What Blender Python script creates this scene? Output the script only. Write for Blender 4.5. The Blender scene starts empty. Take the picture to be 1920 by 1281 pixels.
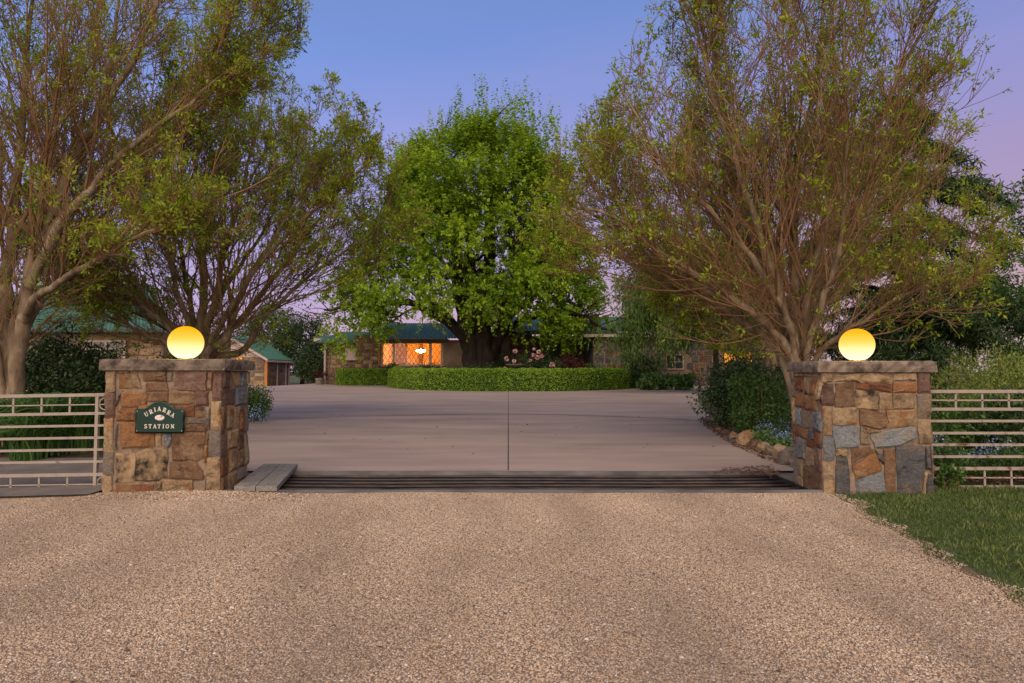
import bpy, math, random
import numpy as np
from mathutils import Vector

random.seed(7)
RNG = np.random.default_rng(11)
scene = bpy.context.scene
COL = scene.collection
rad = math.radians

# ------------------------------------------------------------------ camera
FPX = 1225.0
PITCH = math.atan(56.5 / FPX)
CAMZ = 1.30
cam_data = bpy.data.cameras.new("camera")
cam_data.sensor_width = 36.0
cam_data.lens = FPX / 1920.0 * 36.0
cam_data.clip_start = 0.05
cam_data.clip_end = 6000.0
cam = bpy.data.objects.new("camera", cam_data)
cam.location = (0, 0, CAMZ)
cam.rotation_euler = (math.pi / 2 + PITCH, 0, 0)
COL.objects.link(cam)
scene.camera = cam

# ------------------------------------------------------------------ world: dusk sky
SUN_EL, SUN_AZ = rad(30), rad(200)
world = bpy.data.worlds.new("World")
scene.world = world
world.use_nodes = True
wn, wl = world.node_tree.nodes, world.node_tree.links
wn.clear()
w_out = wn.new("ShaderNodeOutputWorld")
w_bg = wn.new("ShaderNodeBackground")
w_sky = wn.new("ShaderNodeTexSky")
w_sky.sky_type = 'NISHITA'
w_sky.sun_disc = False
w_sky.sun_elevation = rad(3)
w_sky.sun_rotation = rad(185)
w_sky.air_density = 1.2
w_sky.ozone_density = 3.0
w_scale = wn.new("ShaderNodeMixRGB"); w_scale.blend_type = 'MULTIPLY'
w_scale.inputs[0].default_value = 1.0
w_scale.inputs[2].default_value = (0.10, 0.10, 0.10, 1)
wl.new(w_sky.outputs[0], w_scale.inputs[1])
w_tc = wn.new("ShaderNodeTexCoord")
w_sep = wn.new("ShaderNodeSeparateXYZ")
wl.new(w_tc.outputs["Generated"], w_sep.inputs[0])
w_noise = wn.new("ShaderNodeTexNoise")
w_noise.inputs["Scale"].default_value = 2.2
w_noise.inputs["Detail"].default_value = 4
w_map = wn.new("ShaderNodeMapping"); w_map.inputs["Scale"].default_value = (1, 1, 5)
wl.new(w_tc.outputs["Generated"], w_map.inputs[0]); wl.new(w_map.outputs[0], w_noise.inputs["Vector"])
w_add = wn.new("ShaderNodeMath"); w_add.operation = 'MULTIPLY_ADD'
wl.new(w_noise.outputs["Fac"], w_add.inputs[0]); w_add.inputs[1].default_value = 0.10
w_tilt = wn.new("ShaderNodeMath"); w_tilt.operation = 'MULTIPLY_ADD'; w_tilt.inputs[1].default_value = -0.13
wl.new(w_sep.outputs["X"], w_tilt.inputs[0]); wl.new(w_sep.outputs["Z"], w_tilt.inputs[2])
wl.new(w_tilt.outputs[0], w_add.inputs[2])
w_ramp = wn.new("ShaderNodeValToRGB")
cr = w_ramp.color_ramp
stops = [(0.00, (0.72, 0.50, 0.55)), (0.10, (0.70, 0.46, 0.58)), (0.20, (0.56, 0.42, 0.70)), (0.36, (0.39, 0.40, 0.84)),
         (0.52, (0.21, 0.33, 0.76)), (0.75, (0.17, 0.24, 0.48)), (1.0, (0.15, 0.19, 0.36))]
cr.elements[0].position, cr.elements[0].color = stops[0][0], (*stops[0][1], 1)
cr.elements[1].position, cr.elements[1].color = stops[-1][0], (*stops[-1][1], 1)
for p_, c_ in stops[1:-1]:
    e_ = cr.elements.new(p_); e_.color = (*c_, 1)
wl.new(w_add.outputs[0], w_ramp.inputs[0])
w_mix = wn.new("ShaderNodeMixRGB"); w_mix.inputs[0].default_value = 0.18
wl.new(w_ramp.outputs[0], w_mix.inputs[1]); wl.new(w_scale.outputs[0], w_mix.inputs[2])
w_az = wn.new("ShaderNodeMapRange"); w_az.inputs[1].default_value = -0.7; w_az.inputs[2].default_value = 0.8; w_az.inputs[3].default_value = 1.06; w_az.inputs[4].default_value = 0.74
wl.new(w_sep.outputs["X"], w_az.inputs[0])
w_mul = wn.new("ShaderNodeVectorMath"); w_mul.operation = 'SCALE'
wl.new(w_mix.outputs[0], w_mul.inputs[0]); wl.new(w_az.outputs[0], w_mul.inputs[3])
wl.new(w_mul.outputs[0], w_bg.inputs[0])
w_bg.inputs[1].default_value = 0.50
wl.new(w_bg.outputs[0], w_out.inputs[0])

# soft warm afterglow from the sunset sky behind the camera
sun_data = bpy.data.lights.new("sun", 'SUN')
sun_data.energy = 2.3
sun_data.angle = rad(95)
sun_data.color = (1.0, 0.76, 0.52)
sun = bpy.data.objects.new("sun", sun_data)
_d = Vector((-0.10, -0.90, 0.44))          # direction towards the glow
sun.rotation_euler = _d.to_track_quat('Z', 'Y').to_euler()
sun.location = (0, -20, 20)
COL.objects.link(sun)

scene.view_settings.view_transform = 'Standard'
scene.view_settings.look = 'None'
scene.view_settings.gamma = 1.0
scene.view_settings.use_curve_mapping = False
scene.view_settings.exposure = 1.20
scene.cycles.use_denoising = True
scene.cycles.denoiser = 'OPENIMAGEDENOISE'
scene.cycles.denoising_input_passes = 'RGB_ALBEDO_NORMAL'
scene.cycles.denoising_prefilter = 'NONE'     # keeps the fine twigs crisp
scene.cycles.use_adaptive_sampling = False
scene.cycles.max_bounces = 6
scene.cycles.diffuse_bounces = 3
scene.cycles.glossy_bounces = 2
scene.cycles.transmission_bounces = 3
scene.cycles.transparent_max_bounces = 4
scene.cycles.sample_clamp_indirect = 4.0

# ------------------------------------------------------------------ helpers
CP, SP = math.cos(PITCH), math.sin(PITCH)
def W(px, py, d):
    """point of the place seen at a photo pixel, at depth d"""
    u = (px - 960.0) / FPX; v = -(py - 640.5) / FPX
    k = d / (CP - v * SP)
    return np.array([u * k, d, CAMZ + (SP + v * CP) * k])
def X(px, d): return (px - 960.0) / FPX * d
def Z(py, d): return float(W(960, py, d)[2])

def S(t):
    t = np.clip(t, 0, 1); return t * t * (3 - 2 * t)
def G(x, y):
    x = np.asarray(x, float); y = np.asarray(y, float)
    z = 0.25 * S((y - 9) / 24) + 0.17 * S((y - 33) / 11) - 0.27 * S((-13 - x) / 6) * S((y - 30) / 15)
    z = z - 0.07 * S((-4.0 - x) / 3.0) * S((9.5 - y) / 2.0)
    return z

def tag(o, label=None, cat=None, group=None, kind=None):
    if label: o["label"] = label
    if cat: o["category"] = cat
    if group: o["group"] = group
    if kind: o["kind"] = kind
    return o

def thing(name, loc, label, cat, group=None):
    o = bpy.data.objects.new(name, None)
    o.empty_display_size = 0.2
    o.location = [float(v) for v in loc]
    COL.objects.link(o)
    return tag(o, label, cat, group)

def new_mesh(name, verts, faces, mat, smooth=False, tint=None):
    me = bpy.data.meshes.new(name)
    if isinstance(faces, np.ndarray):
        verts = np.asarray(verts, np.float32)
        n, m = len(faces), faces.shape[1]
        me.vertices.add(len(verts)); me.vertices.foreach_set("co", verts.ravel())
        me.loops.add(n * m); me.loops.foreach_set("vertex_index", faces.astype(np.int32).ravel())
        me.polygons.add(n); me.polygons.foreach_set("loop_start", np.arange(0, n * m, m, dtype=np.int32))
        me.polygons.foreach_set("loop_total", np.full(n, m, np.int32))
        me.update(calc_edges=True)
    else:
        me.from_pydata([tuple(map(float, v)) for v in verts], [], faces)
        me.update()
    if tint is not None:
        a = me.attributes.new("tint", 'FLOAT', 'POINT')
        a.data.foreach_set("value", np.asarray(tint, np.float32))
    if mat is not None: me.materials.append(mat)
    if smooth:
        me.polygons.foreach_set("use_smooth", np.ones(len(me.polygons), bool))
    return me

def mk(name, verts, faces, mat, root=None, parent=None, smooth=False, tint=None, loc=None):
    """world-space verts; root = the thing whose base the verts are measured from"""
    if root is not None: off = np.array(root.location)
    elif loc is not None: off = np.asarray(loc, float)
    else: off = np.zeros(3)
    me = new_mesh(name, np.asarray(verts, float) - off, faces, mat, smooth, tint)
    o = bpy.data.objects.new(name, me)
    COL.objects.link(o)
    if root is not None: o.parent = parent or root
    else: o.location = off
    return o

BOXF = [(0, 3, 2, 1), (4, 5, 6, 7), (0, 1, 5, 4), (1, 2, 6, 5), (2, 3, 7, 6), (3, 0, 4, 7)]
class MB:
    def __init__(self): self.v, self.f = [], []
    def add(self, v, f):
        b = len(self.v); self.v += [tuple(p) for p in v]; self.f += [tuple(i + b for i in q) for q in f]; return self
    def box(self, x0, x1, y0, y1, z0, z1):
        return self.add([(x0, y0, z0), (x1, y0, z0), (x1, y1, z0), (x0, y1, z0), (x0, y0, z1), (x1, y0, z1), (x1, y1, z1), (x0, y1, z1)], BOXF)
    def bar(self, a, b, w, h, up=(0, 0, 1)):
        a, b, up = Vector(a), Vector(b), Vector(up)
        t = (b - a).normalized(); s = t.cross(up)
        if s.length < 1e-4: s = t.cross(Vector((0, 1, 0)))
        s.normalize(); n = s.cross(t)
        s *= w / 2; n *= h / 2
        return self.add([a - s - n, a + s - n, a + s + n, a - s + n, b - s - n, b + s - n, b + s + n, b - s + n],
                        [(0, 1, 2, 3), (7, 6, 5, 4), (0, 4, 5, 1), (1, 5, 6, 2), (2, 6, 7, 3), (3, 7, 4, 0)])
    def tube(self, pts, r, n=10, closed=False):
        pts = [Vector(p) for p in pts]; k = len(pts); vs, fs = [], []
        rr = r if isinstance(r, (list, tuple, np.ndarray)) else [r] * k
        for i, p in enumerate(pts):
            t = (pts[(i + 1) % k] - pts[i - 1]) if closed else (pts[min(i + 1, k - 1)] - pts[max(i - 1, 0)])
            t.normalize(); s = t.cross(Vector((0, 0, 1)))
            if s.length < 1e-3: s = t.cross(Vector((0, 1, 0)))
            s.normalize(); u = s.cross(t)
            vs += [p + (s * math.cos(2 * math.pi * j / n) + u * math.sin(2 * math.pi * j / n)) * rr[i] for j in range(n)]
        for i in range(k if closed else k - 1):
            for j in range(n):
                a, b = i * n + j, i * n + (j + 1) % n
                c, d = ((i + 1) % k) * n + (j + 1) % n, ((i + 1) % k) * n + j
                fs.append((a, b, c, d))
        if not closed:
            fs.append(tuple(range(n - 1, -1, -1))); fs.append(tuple((k - 1) * n + j for j in range(n)))
        return self.add(vs, fs)
    def lathe(self, cx, cy, prof, n=24):
        vs, fs = [], []
        for (r, z) in prof:
            vs += [(cx + r * math.cos(2 * math.pi * j / n), cy + r * math.sin(2 * math.pi * j / n), z) for j in range(n)]
        for i in range(len(prof) - 1):
            for j in range(n):
                fs.append((i * n + j, i * n + (j + 1) % n, (i + 1) * n + (j + 1) % n, (i + 1) * n + j))
        fs.append(tuple(range(n - 1, -1, -1))); fs.append(tuple((len(prof) - 1) * n + j for j in range(n)))
        return self.add(vs, fs)
    def make(self, name, mat, root=None, parent=None, smooth=False, loc=None, bevel=0.0):
        o = mk(name, self.v, self.f, mat, root, parent, smooth, None, loc)
        if bevel:
            m = o.modifiers.new("bevel", 'BEVEL'); m.width = bevel; m.segments = 2; m.limit_method = 'ANGLE'
        return o

# ------------------------------------------------------------------ materials
def nodes(name):
    m = bpy.data.materials.new(name); m.use_nodes = True
    n, l = m.node_tree.nodes, m.node_tree.links
    return m, n, l, n["Principled BSDF"]
def ramp(n, cols):
    r = n.new("ShaderNodeValToRGB"); c = r.color_ramp
    c.elements[0].position, c.elements[0].color = cols[0][0], (*cols[0][1], 1)
    c.elements[1].position, c.elements[1].color = cols[-1][0], (*cols[-1][1], 1)
    for p, k in cols[1:-1]:
        e = c.elements.new(p); e.color = (*k, 1)
    return r
def rough_mat(name, cols, scale=6, detail=6, rough=0.85, bump=0.3, bscale=None, bdist=0.02, coord="Object", stretch=None, rnd=0.0, spec=0.3, metal=0.0):
    """noise-driven colour (cols = ramp stops) with fine relief"""
    m, n, l, b = nodes(name)
    tc = n.new("ShaderNodeTexCoord"); src = tc.outputs[coord]
    if stretch:
        mp = n.new("ShaderNodeMapping"); mp.inputs["Scale"].default_value = stretch
        l.new(src, mp.inputs[0]); src = mp.outputs[0]
    if rnd:
        oi = n.new("ShaderNodeObjectInfo")
        sc = n.new("ShaderNodeVectorMath"); sc.operation = 'SCALE'; sc.inputs[3].default_value = 37.0
        cb = n.new("ShaderNodeCombineXYZ"); l.new(oi.outputs["Random"], cb.inputs[0]); l.new(oi.outputs["Random"], cb.inputs[1])
        l.new(cb.outputs[0], sc.inputs[0])
        ad = n.new("ShaderNodeVectorMath"); l.new(src, ad.inputs[0]); l.new(sc.outputs[0], ad.inputs[1]); src = ad.outputs[0]
    t = n.new("ShaderNodeTexNoise"); t.inputs["Scale"].default_value = scale; t.inputs["Detail"].default_value = detail
    t.inputs["Roughness"].default_value = 0.62
    l.new(src, t.inputs["Vector"])
    r = ramp(n, cols); l.new(t.outputs["Fac"], r.inputs[0]); col = r.outputs[0]
    if rnd:
        hs = n.new("ShaderNodeHueSaturation")
        mr = n.new("ShaderNodeMapRange"); mr.inputs[3].default_value = 1 - rnd; mr.inputs[4].default_value = 1 + rnd
        l.new(oi.outputs["Random"], mr.inputs[0]); l.new(mr.outputs[0], hs.inputs["Value"]); l.new(col, hs.inputs["Color"]); col = hs.outputs[0]
    l.new(col, b.inputs["Base Color"])
    b.inputs["Roughness"].default_value = rough
    b.inputs["Specular IOR Level"].default_value = spec
    b.inputs["Metallic"].default_value = metal
    if bump:
        t2 = n.new("ShaderNodeTexNoise"); t2.inputs["Scale"].default_value = bscale or scale * 4; t2.inputs["Detail"].default_value = 8
        t2.inputs["Roughness"].default_value = 0.65
        l.new(src, t2.inputs["Vector"])
        bp = n.new("ShaderNodeBump"); bp.inputs["Strength"].default_value = bump; bp.inputs["Distance"].default_value = bdist
        l.new(t2.outputs["Fac"], bp.inputs["Height"]); l.new(bp.outputs[0], b.inputs["Normal"])
    return m
def leaf_mat(name, dark, mid, light, trans=0.3, rough=0.55):
    m, n, l, b = nodes(name)
    at = n.new("ShaderNodeAttribute"); at.attribute_name = "tint"
    r = ramp(n, [(0, dark), (0.5, mid), (1, light)]); l.new(at.outputs["Fac"], r.inputs[0])
    l.new(r.outputs[0], b.inputs["Base Color"]); b.inputs["Roughness"].default_value = rough
    b.inputs["Specular IOR Level"].default_value = 0.25
    tr = n.new("ShaderNodeBsdfTranslucent"); l.new(r.outputs[0], tr.inputs[0])
    mx = n.new("ShaderNodeMixShader"); mx.inputs[0].default_value = trans
    l.new(b.outputs[0], mx.inputs[1]); l.new(tr.outputs[0], mx.inputs[2])
    l.new(mx.outputs[0], n["Material Output"].inputs[0])
    return m
def plain(name, col, rough=0.6, metal=0.0, spec=0.4):
    d = tuple(c * 0.8 for c in col); u = tuple(min(1, c * 1.15) for c in col)
    return rough_mat(name, [(0.3, d), (0.7, u)], scale=9, rough=rough, bump=0.08, metal=metal, spec=spec)

M = {}
def stone(name, a, b, c, alt, k=0.76):
    """layered stone: broad tone patches, a second mineral colour, dark weathering, fine grain"""
    a, b, c, alt = [tuple(v * k for v in t_) for t_ in (a, b, c, alt)]
    m, n, l, bs = nodes("stone_" + name)
    tc = n.new("ShaderNodeTexCoord"); oi = n.new("ShaderNodeObjectInfo")
    cb = n.new("ShaderNodeCombineXYZ"); l.new(oi.outputs["Random"], cb.inputs[0]); l.new(oi.outputs["Random"], cb.inputs[2])
    sc = n.new("ShaderNodeVectorMath"); sc.operation = 'SCALE'; sc.inputs[3].default_value = 61.0; l.new(cb.outputs[0], sc.inputs[0])
    gp = n.new("ShaderNodeNewGeometry")
    ad = n.new("ShaderNodeVectorMath"); l.new(gp.outputs["Position"], ad.inputs[0]); l.new(sc.outputs[0], ad.inputs[1])
    def noise(scale, det, rgh=0.6, dist=0.0, stretch=None):
        t = n.new("ShaderNodeTexNoise"); t.inputs["Scale"].default_value = scale; t.inputs["Detail"].default_value = det
        t.inputs["Roughness"].default_value = rgh; t.inputs["Distortion"].default_value = dist
        src = ad.outputs[0]
        if stretch:
            mp = n.new("ShaderNodeMapping"); mp.inputs["Scale"].default_value = stretch; l.new(src, mp.inputs[0]); src = mp.outputs[0]
        l.new(src, t.inputs["Vector"]); return t.outputs["Fac"]
    base = ramp(n, [(0.34, a), (0.46, b), (0.56, b), (0.68, c)]); l.new(noise(5.0, 9, 0.68, 0.6, (1, 1, 1.7)), base.inputs[0])
    f2 = ramp(n, [(0.52, (0, 0, 0)), (0.64, (1, 1, 1))]); l.new(noise(3.3, 6, 0.6, 0.9), f2.inputs[0])
    m1 = n.new("ShaderNodeMixRGB"); l.new(f2.outputs[0], m1.inputs[0]); l.new(base.outputs[0], m1.inputs[1]); m1.inputs[2].default_value = (*alt, 1)
    f3 = ramp(n, [(0.34, (0.34, 0.33, 0.33)), (0.46, (1, 1, 1))]); l.new(noise(4.2, 8, 0.7, 0.4), f3.inputs[0])
    m2 = n.new("ShaderNodeMixRGB"); m2.blend_type = 'MULTIPLY'; m2.inputs[0].default_value = 0.8; l.new(m1.outputs[0], m2.inputs[1]); l.new(f3.outputs[0], m2.inputs[2])
    f4 = ramp(n, [(0.3, (0.62, 0.62, 0.62)), (0.7, (1.25, 1.23, 1.2))]); l.new(noise(42, 6, 0.7), f4.inputs[0])
    m3 = n.new("ShaderNodeMixRGB"); m3.blend_type = 'MULTIPLY'; m3.inputs[0].default_value = 1.0; l.new(m2.outputs[0], m3.inputs[1]); l.new(f4.outputs[0], m3.inputs[2])
    hs = n.new("ShaderNodeHueSaturation"); mr = n.new("ShaderNodeMapRange"); mr.inputs[3].default_value = 0.8; mr.inputs[4].default_value = 1.18
    l.new(oi.outputs["Random"], mr.inputs[0]); l.new(mr.outputs[0], hs.inputs["Value"]); l.new(m3.outputs[0], hs.inputs["Color"])
    l.new(hs.outputs[0], bs.inputs["Base Color"]); bs.inputs["Roughness"].default_value = 0.9; bs.inputs["Specular IOR Level"].default_value = 0.2
    bp = n.new("ShaderNodeBump"); bp.inputs["Strength"].default_value = 0.85; bp.inputs["Distance"].default_value = 0.03; l.new(noise(9, 10, 0.72, 0.5, (1, 1, 2.2)), bp.inputs["Height"])
    l.new(bp.outputs[0], bs.inputs["Normal"])
    M[name] = m
stone("orange", (0.15, 0.075, 0.04), (0.32, 0.165, 0.075), (0.40, 0.25, 0.135), (0.36, 0.26, 0.15))
stone("tan", (0.20, 0.14, 0.085), (0.40, 0.295, 0.18), (0.50, 0.39, 0.265), (0.34, 0.18, 0.08))
stone("brown", (0.08, 0.048, 0.033), (0.21, 0.125, 0.075), (0.31, 0.22, 0.15), (0.27, 0.19, 0.115))
stone("mauve", (0.08, 0.05, 0.045), (0.17, 0.105, 0.082), (0.25, 0.17, 0.13), (0.22, 0.16, 0.12))
stone("blue", (0.11, 0.125, 0.14), (0.22, 0.245, 0.265), (0.32, 0.33, 0.325), (0.27, 0.24, 0.19))
stone("slate", (0.05, 0.05, 0.054), (0.115, 0.117, 0.122), (0.18, 0.17, 0.16), (0.20, 0.155, 0.11))
stone("rust", (0.10, 0.045, 0.03), (0.23, 0.105, 0.055), (0.33, 0.17, 0.08), (0.27, 0.17, 0.09))
stone("grey", (0.11, 0.095, 0.085), (0.215, 0.185, 0.16), (0.30, 0.265, 0.225), (0.27, 0.20, 0.13))
M["stain"] = rough_mat("stone_tan_black_stain", [(0.36, (0.02, 0.018, 0.016)), (0.46, (0.16, 0.115, 0.07)), (0.56, (0.29, 0.21, 0.12)), (0.7, (0.36, 0.27, 0.175))], scale=6.5, detail=9, rough=0.9, bump=0.7, bscale=15, bdist=0.02, rnd=0.1, spec=0.2)
M["mortar"] = rough_mat("mortar", [(0.35, (0.13, 0.095, 0.068)), (0.65, (0.26, 0.195, 0.14))], scale=14, rough=0.95, bump=0.6, bscale=40, bdist=0.01)
M["cap"] = rough_mat("cap_stone", [(0.34, (0.045, 0.037, 0.031)), (0.48, (0.135, 0.108, 0.086)), (0.66, (0.24, 0.195, 0.15))], scale=7, detail=10, rough=0.92, bump=0.9, bscale=14, bdist=0.02, rnd=0.1)
M["paint"] = rough_mat("cream_gate_paint", [(0.27, (0.14, 0.05, 0.025)), (0.33, (0.17, 0.14, 0.12)), (0.4, (0.27, 0.235, 0.20)), (0.8, (0.33, 0.29, 0.245))], scale=13, detail=8, rough=0.6, bump=0.15)
M["paint_rusty"] = rough_mat("cream_gate_paint_rusty", [(0.34, (0.12, 0.04, 0.02)), (0.40, (0.17, 0.115, 0.08)), (0.46, (0.27, 0.23, 0.195)), (0.8, (0.33, 0.29, 0.245))], scale=11, detail=9, rough=0.65, bump=0.2)
M["sign"] = rough_mat("sign_green", [(0.3, (0.003, 0.022, 0.016)), (0.7, (0.006, 0.034, 0.025))], scale=5, rough=0.4, bump=0.05, spec=0.25)
M["sign_rim"] = rough_mat("sign_rim_green", [(0.3, (0.006, 0.03, 0.026)), (0.7, (0.02, 0.075, 0.065))], scale=9, rough=0.35, bump=0.05)
M["letter"] = plain("letter_cream", (0.62, 0.60, 0.52), 0.6)
M["emblem"] = rough_mat("emblem_white", [(0.42, (0.28, 0.20, 0.18)), (0.52, (0.62, 0.58, 0.55))], scale=38, detail=3, rough=0.5, bump=0.1)
M["steel"] = rough_mat("grid_steel", [(0.35, (0.016, 0.013, 0.012)), (0.55, (0.04, 0.033, 0.03)), (0.7, (0.08, 0.055, 0.042))], scale=8, detail=8, rough=0.5, bump=0.15, spec=0.5, stretch=(0.4, 1, 1), metal=0.3)
M["beam"] = rough_mat("edge_steel", [(0.35, (0.06, 0.058, 0.06)), (0.65, (0.15, 0.145, 0.15))], scale=6, detail=8, rough=0.6, bump=0.15, stretch=(0.3, 1, 1))
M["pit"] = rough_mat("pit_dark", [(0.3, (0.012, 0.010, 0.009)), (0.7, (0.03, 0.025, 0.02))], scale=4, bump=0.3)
M["board"] = rough_mat("weathered_board", [(0.28, (0.09, 0.085, 0.08)), (0.5, (0.19, 0.18, 0.165)), (0.75, (0.27, 0.25, 0.225))], scale=5, detail=9, rough=0.85, bump=0.35, stretch=(9, 0.7, 9), rnd=0.08)
M["concrete"] = rough_mat("driveway_concrete", [(0.28, (0.24, 0.192, 0.168)), (0.5, (0.315, 0.255, 0.225)), (0.72, (0.39, 0.318, 0.28))], scale=0.9, detail=6, rough=0.8, bump=0, spec=0.2, stretch=(0.35, 1.2, 1))
M["path"] = rough_mat("path_concrete", [(0.25, (0.10, 0.09, 0.085)), (0.75, (0.22, 0.20, 0.18))], scale=2.5, detail=10, rough=0.85, bump=0.25, bscale=30, bdist=0.006)
M["joint"] = plain("joint_dark", (0.03, 0.026, 0.024), 0.9)
M["gravelbed"] = rough_mat("gravel_bed", [(0.3, (0.13, 0.098, 0.07)), (0.5, (0.24, 0.18, 0.13)), (0.7, (0.35, 0.275, 0.205))], scale=70, detail=4, rough=0.95, bump=0.6, bscale=110, bdist=0.008)
M["soil"] = rough_mat("soil", [(0.3, (0.05, 0.033, 0.02)), (0.7, (0.13, 0.085, 0.055))], scale=8, detail=8, rough=0.95, bump=0.6, bscale=25)
M["dirt"] = rough_mat("dirt", [(0.3, (0.10, 0.07, 0.042)), (0.7, (0.22, 0.16, 0.10))], scale=22, detail=8, rough=0.95, bump=0.4, bscale=60)
M["lawn"] = rough_mat("lawn", [(0.3, (0.04, 0.06, 0.02)), (0.5, (0.065, 0.09, 0.03)), (0.75, (0.11, 0.13, 0.05))], scale=2.3, detail=12, rough=0.9, bump=0.6, bscale=60, bdist=0.02)
M["bark"] = rough_mat("ash_bark", [(0.33, (0.075, 0.056, 0.038)), (0.5, (0.18, 0.135, 0.09)), (0.67, (0.28, 0.225, 0.16))], scale=6, detail=8, rough=0.9, bump=0.5, bscale=18, bdist=0.02, stretch=(1, 1, 0.35))
M["twig"] = rough_mat("ash_twig", [(0.3, (0.10, 0.055, 0.03)), (0.5, (0.20, 0.115, 0.058)), (0.72, (0.31, 0.20, 0.105))], scale=1.2, detail=5, rough=0.8, bump=0)
M["darkbark"] = rough_mat("dark_bark", [(0.3, (0.012, 0.009, 0.007)), (0.55, (0.032, 0.024, 0.018)), (0.75, (0.07, 0.055, 0.045))], scale=4, detail=8, rough=0.95, bump=0.9, bscale=9, bdist=0.06, stretch=(1.4, 1.4, 0.3))
M["ashleaf"] = leaf_mat("ash_leaf", (0.13, 0.22, 0.018), (0.26, 0.35, 0.024), (0.40, 0.45, 0.035), 0.45)
M["elmleaf"] = leaf_mat("elm_leaf", (0.08, 0.165, 0.012), (0.225, 0.37, 0.022), (0.40, 0.53, 0.04), 0.45)
M["hedgeleaf"] = leaf_mat("hedge_leaf", (0.075, 0.165, 0.014), (0.185, 0.33, 0.028), (0.31, 0.46, 0.05), 0.3)
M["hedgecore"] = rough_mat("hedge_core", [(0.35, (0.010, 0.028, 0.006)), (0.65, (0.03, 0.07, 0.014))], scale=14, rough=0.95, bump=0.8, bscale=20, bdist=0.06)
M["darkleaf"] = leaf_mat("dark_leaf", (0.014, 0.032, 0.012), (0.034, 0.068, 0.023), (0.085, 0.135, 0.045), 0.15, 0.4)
M["midleaf"] = leaf_mat("mid_leaf", (0.03, 0.075, 0.016), (0.065, 0.135, 0.027), (0.13, 0.205, 0.045), 0.25)
M["paleleaf"] = leaf_mat("pale_leaf", (0.11, 0.17, 0.035), (0.22, 0.29, 0.06), (0.34, 0.40, 0.11), 0.3)
M["strapleaf"] = leaf_mat("strap_leaf", (0.025, 0.08, 0.018), (0.065, 0.15, 0.035), (0.16, 0.25, 0.065), 0.2, 0.4)
M["redleaf"] = leaf_mat("red_leaf", (0.03, 0.010, 0.012), (0.075, 0.022, 0.022), (0.13, 0.05, 0.04), 0.25)
M["needle"] = leaf_mat("cedar_needle", (0.016, 0.042, 0.018), (0.036, 0.078, 0.028), (0.075, 0.125, 0.04), 0.15, 0.6)
M["weep"] = leaf_mat("weeping_needle", (0.05, 0.10, 0.022), (0.10, 0.175, 0.035), (0.17, 0.25, 0.055), 0.25, 0.6)
M["grass"] = leaf_mat("grass_blade", (0.05, 0.095, 0.02), (0.105, 0.165, 0.04), (0.24, 0.26, 0.09), 0.25)
M["bluebloom"] = leaf_mat("blue_bloom", (0.16, 0.26, 0.55), (0.28, 0.40, 0.72), (0.45, 0.55, 0.80), 0.2)
M["pinkbloom"] = leaf_mat("pink_bloom", (0.50, 0.22, 0.25), (0.68, 0.40, 0.42), (0.80, 0.62, 0.60), 0.25)
M["litter"] = leaf_mat("leaf_litter", (0.05, 0.022, 0.014), (0.11, 0.055, 0.032), (0.24, 0.15, 0.09), 0.05, 0.9)
M["roof"] = rough_mat("green_roof", [(0.3, (0.04, 0.12, 0.092)), (0.7, (0.07, 0.175, 0.135))], scale=2, rough=0.65, bump=0.05, spec=0.25)
M["fascia"] = plain("dark_gutter", (0.03, 0.05, 0.055), 0.5)
M["creamtrim"] = plain("cream_trim", (0.42, 0.34, 0.28), 0.7)
M["pinktrim"] = plain("pale_pink_trim", (0.40, 0.31, 0.275), 0.7)
M["render"] = rough_mat("tan_render_wall", [(0.3, (0.17, 0.125, 0.085)), (0.7, (0.30, 0.23, 0.165))], scale=2, detail=8, rough=0.95, bump=0.3)
M["interior"] = plain("interior_wall", (0.62, 0.40, 0.16), 0.9)
M["darkroom"] = plain("dark_interior", (0.02, 0.018, 0.016), 0.9)
M["wood"] = rough_mat("warm_wood", [(0.3, (0.10, 0.045, 0.016)), (0.7, (0.22, 0.11, 0.04))], scale=6, rough=0.6, bump=0.1, stretch=(6, 6, 0.6))
M["post"] = rough_mat("orange_post", [(0.3, (0.34, 0.12, 0.025)), (0.7, (0.48, 0.20, 0.05))], scale=6, rough=0.7, bump=0.1)
M["urn"] = rough_mat("urn_stone", [(0.3, (0.11, 0.095, 0.075)), (0.7, (0.26, 0.225, 0.18))], scale=7, detail=8, rough=0.9, bump=0.4)
M["terracotta"] = plain("terracotta", (0.30, 0.12, 0.06), 0.8)

def glass_mat():
    m, n, l, b = nodes("window_glass")
    b.inputs["Base Color"].default_value = (0.02, 0.024, 0.028, 1); b.inputs["Roughness"].default_value = 0.08
    return m
M["glass"] = glass_mat()
def clear_glass():
    m, n, l, b = nodes("clear_glass")
    tr = n.new("ShaderNodeBsdfTransparent"); gl = n.new("ShaderNodeBsdfGlossy"); gl.inputs["Roughness"].default_value = 0.05
    mx = n.new("ShaderNodeMixShader"); mx.inputs[0].default_value = 0.06
    l.new(tr.outputs[0], mx.inputs[1]); l.new(gl.outputs[0], mx.inputs[2]); l.new(mx.outputs[0], n["Material Output"].inputs[0])
    return m
M["clear"] = clear_glass()
def emit(name, col, s):
    m, n, l, b = nodes(name)
    e = n.new("ShaderNodeEmission"); e.inputs[0].default_value = (*col, 1); e.inputs[1].default_value = s
    l.new(e.outputs[0], n["Material Output"].inputs[0]); return m
M["bulb"] = emit("chandelier_light", (1.0, 0.72, 0.38), 14.0)
M["litwindow"] = emit("lit_window", (1.0, 0.33, 0.035), 0.55)
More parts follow.
